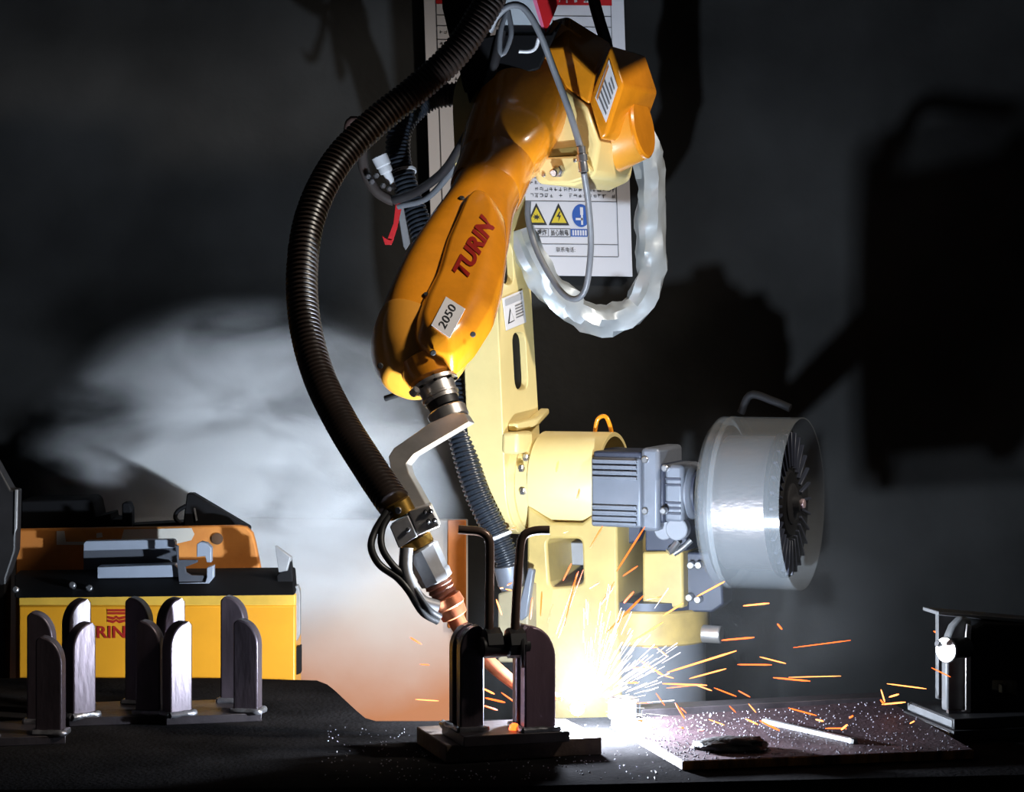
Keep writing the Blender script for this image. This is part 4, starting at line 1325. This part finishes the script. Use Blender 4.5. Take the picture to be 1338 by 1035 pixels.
for (x0, y0, x1, y1) in SEG:
    onp = (y0 + y1) / 2 > 925 and x0 > 800
    Y = rnd.uniform(-.13, .05)
    if onp:
        Y = rnd.uniform(-.2, -.12)
    if x0 < 690 and y0 > 860:
        Y = rnd.uniform(-.1, -.06) if x0 > 600 else rnd.uniform(-.1, .2)
    p0, p1 = P(x0, y0, Y), P(x1, y1, Y + rnd.uniform(-.01, .01))
    r = rnd.uniform(.00055, .0012)
    L = (p1 - p0).length
    o = lathe('spark', p0, p1 - p0, [(0, r * .4), (L * .15, r), (L * .8, r * 1.15), (L, r * .5)], M_sp if rnd.random() < .6 else M_sp2, None, n=6)
    tag(o, 'glowing orange spark streaking away from the welding arc', 'spark', 'sparks thrown off by the weld')

bmw = bmesh.new()
for k in range(230):
    an = math.radians(rnd.choice((rnd.gauss(52, 22), rnd.gauss(25, 30), rnd.gauss(75, 10))))
    d0 = abs(rnd.gauss(0, 1)) * .05 + .02
    L = rnd.uniform(.006, .035)
    dv = Vector((math.cos(an), rnd.uniform(-.4, .4), math.sin(an))).normalized()
    p0 = ARC + Vector((.012, 0, -.01)) + dv * d0
    p1 = p0 + dv * L
    a, s, w = frame(dv)
    r = rnd.uniform(.00025, .0007)
    va = [bmw.verts.new(p0 + (s * math.cos(q) + w * math.sin(q)) * r * .5) for q in (0, 2.094, 4.189)]
    vb = [bmw.verts.new(p1 + (s * math.cos(q) + w * math.sin(q)) * r) for q in (0, 2.094, 4.189)]
    for i in range(3):
        bmw.faces.new((va[i], va[(i + 1) % 3], vb[(i + 1) % 3], vb[i]))
    bmw.faces.new(va); bmw.faces.new(vb)
tag(finish(bmw, 'spark_burst', emit('white_hot_spark', (1.0, .93, .95), 4), None, False), 'dense burst of white-hot fine sparks around the arc', 'sparks', kind='stuff')

# ================================================================== SMOKE
def smoke(name, label, c, size, density, nscale, lo, hi, seed, color=(.95, .97, 1.0), stretch=(1, 1, 1), aniso=0.0, plateau=0.15):
    bm = bmesh.new()
    bmesh.ops.create_icosphere(bm, subdivisions=3, radius=1.0)
    me = bpy.data.meshes.new(name)
    bm.to_mesh(me)
    bm.free()
    m = bpy.data.materials.new(name + '_volume')
    n, l = nodes_of(m)
    n.remove(n['Principled BSDF'])
    vs = n.new('ShaderNodeVolumeScatter')
    vs.inputs['Color'].default_value = (*color, 1)
    vs.inputs['Anisotropy'].default_value = aniso
    tcn = n.new('ShaderNodeTexCoord')
    ln = n.new('ShaderNodeVectorMath')
    ln.operation = 'LENGTH'
    l.new(tcn.outputs['Object'], ln.inputs[0])
    fall = n.new('ShaderNodeMapRange')
    fall.interpolation_type = 'SMOOTHSTEP'
    fall.inputs['From Min'].default_value = 1.0
    fall.inputs['From Max'].default_value = plateau
    l.new(ln.outputs['Value'], fall.inputs['Value'])
    mp = n.new('ShaderNodeMapping')
    mp.inputs['Location'].default_value = (seed * 3.1, seed * 1.7, seed)
    mp.inputs['Scale'].default_value = stretch
    l.new(tcn.outputs['Object'], mp.inputs['Vector'])
    nz = n.new('ShaderNodeTexNoise')
    nz.inputs['Scale'].default_value = nscale
    nz.inputs['Detail'].default_value = 4
    nz.inputs['Distortion'].default_value = 0.6
    l.new(mp.outputs['Vector'], nz.inputs['Vector'])
    mr = n.new('ShaderNodeMapRange')
    mr.interpolation_type = 'SMOOTHSTEP'
    mr.inputs['From Min'].default_value = lo
    mr.inputs['From Max'].default_value = hi
    l.new(nz.outputs['Fac'], mr.inputs['Value'])
    m1 = n.new('ShaderNodeMath'); m1.operation = 'MULTIPLY'
    l.new(fall.outputs[0], m1.inputs[0]); l.new(mr.outputs[0], m1.inputs[1])
    m2 = n.new('ShaderNodeMath'); m2.operation = 'MULTIPLY'
    l.new(m1.outputs[0], m2.inputs[0]); m2.inputs[1].default_value = density
    l.new(m2.outputs[0], vs.inputs['Density'])
    l.new(vs.outputs[0], n['Material Output'].inputs['Volume'])
    o = link(name, me, m, None)
    o.location = c
    o.scale = size
    tag(o, label, 'smoke', kind='stuff')
    return o


smoke('smoke', 'bright smoke glowing around the welding arc', ARC + Vector((.06, .06, .06)), (.26, .14, .17), 0.09, 2.2, .25, .75, 1.0)
smoke('smoke_cloud', 'pale grey smoke cloud drifting before the wall on the left', P(322, 616, .93), (.40, .13, .31), 36.0, 2.1, .36, .64, 4.0, stretch=(1, 1, 1.4), aniso=-0.55, plateau=.15)
smoke('smoke_wisp', 'thin smoke drifting around the wire spool', P(960, 780, .45), (.32, .16, .30), 0.8, 1.8, .38, .75, 7.0)
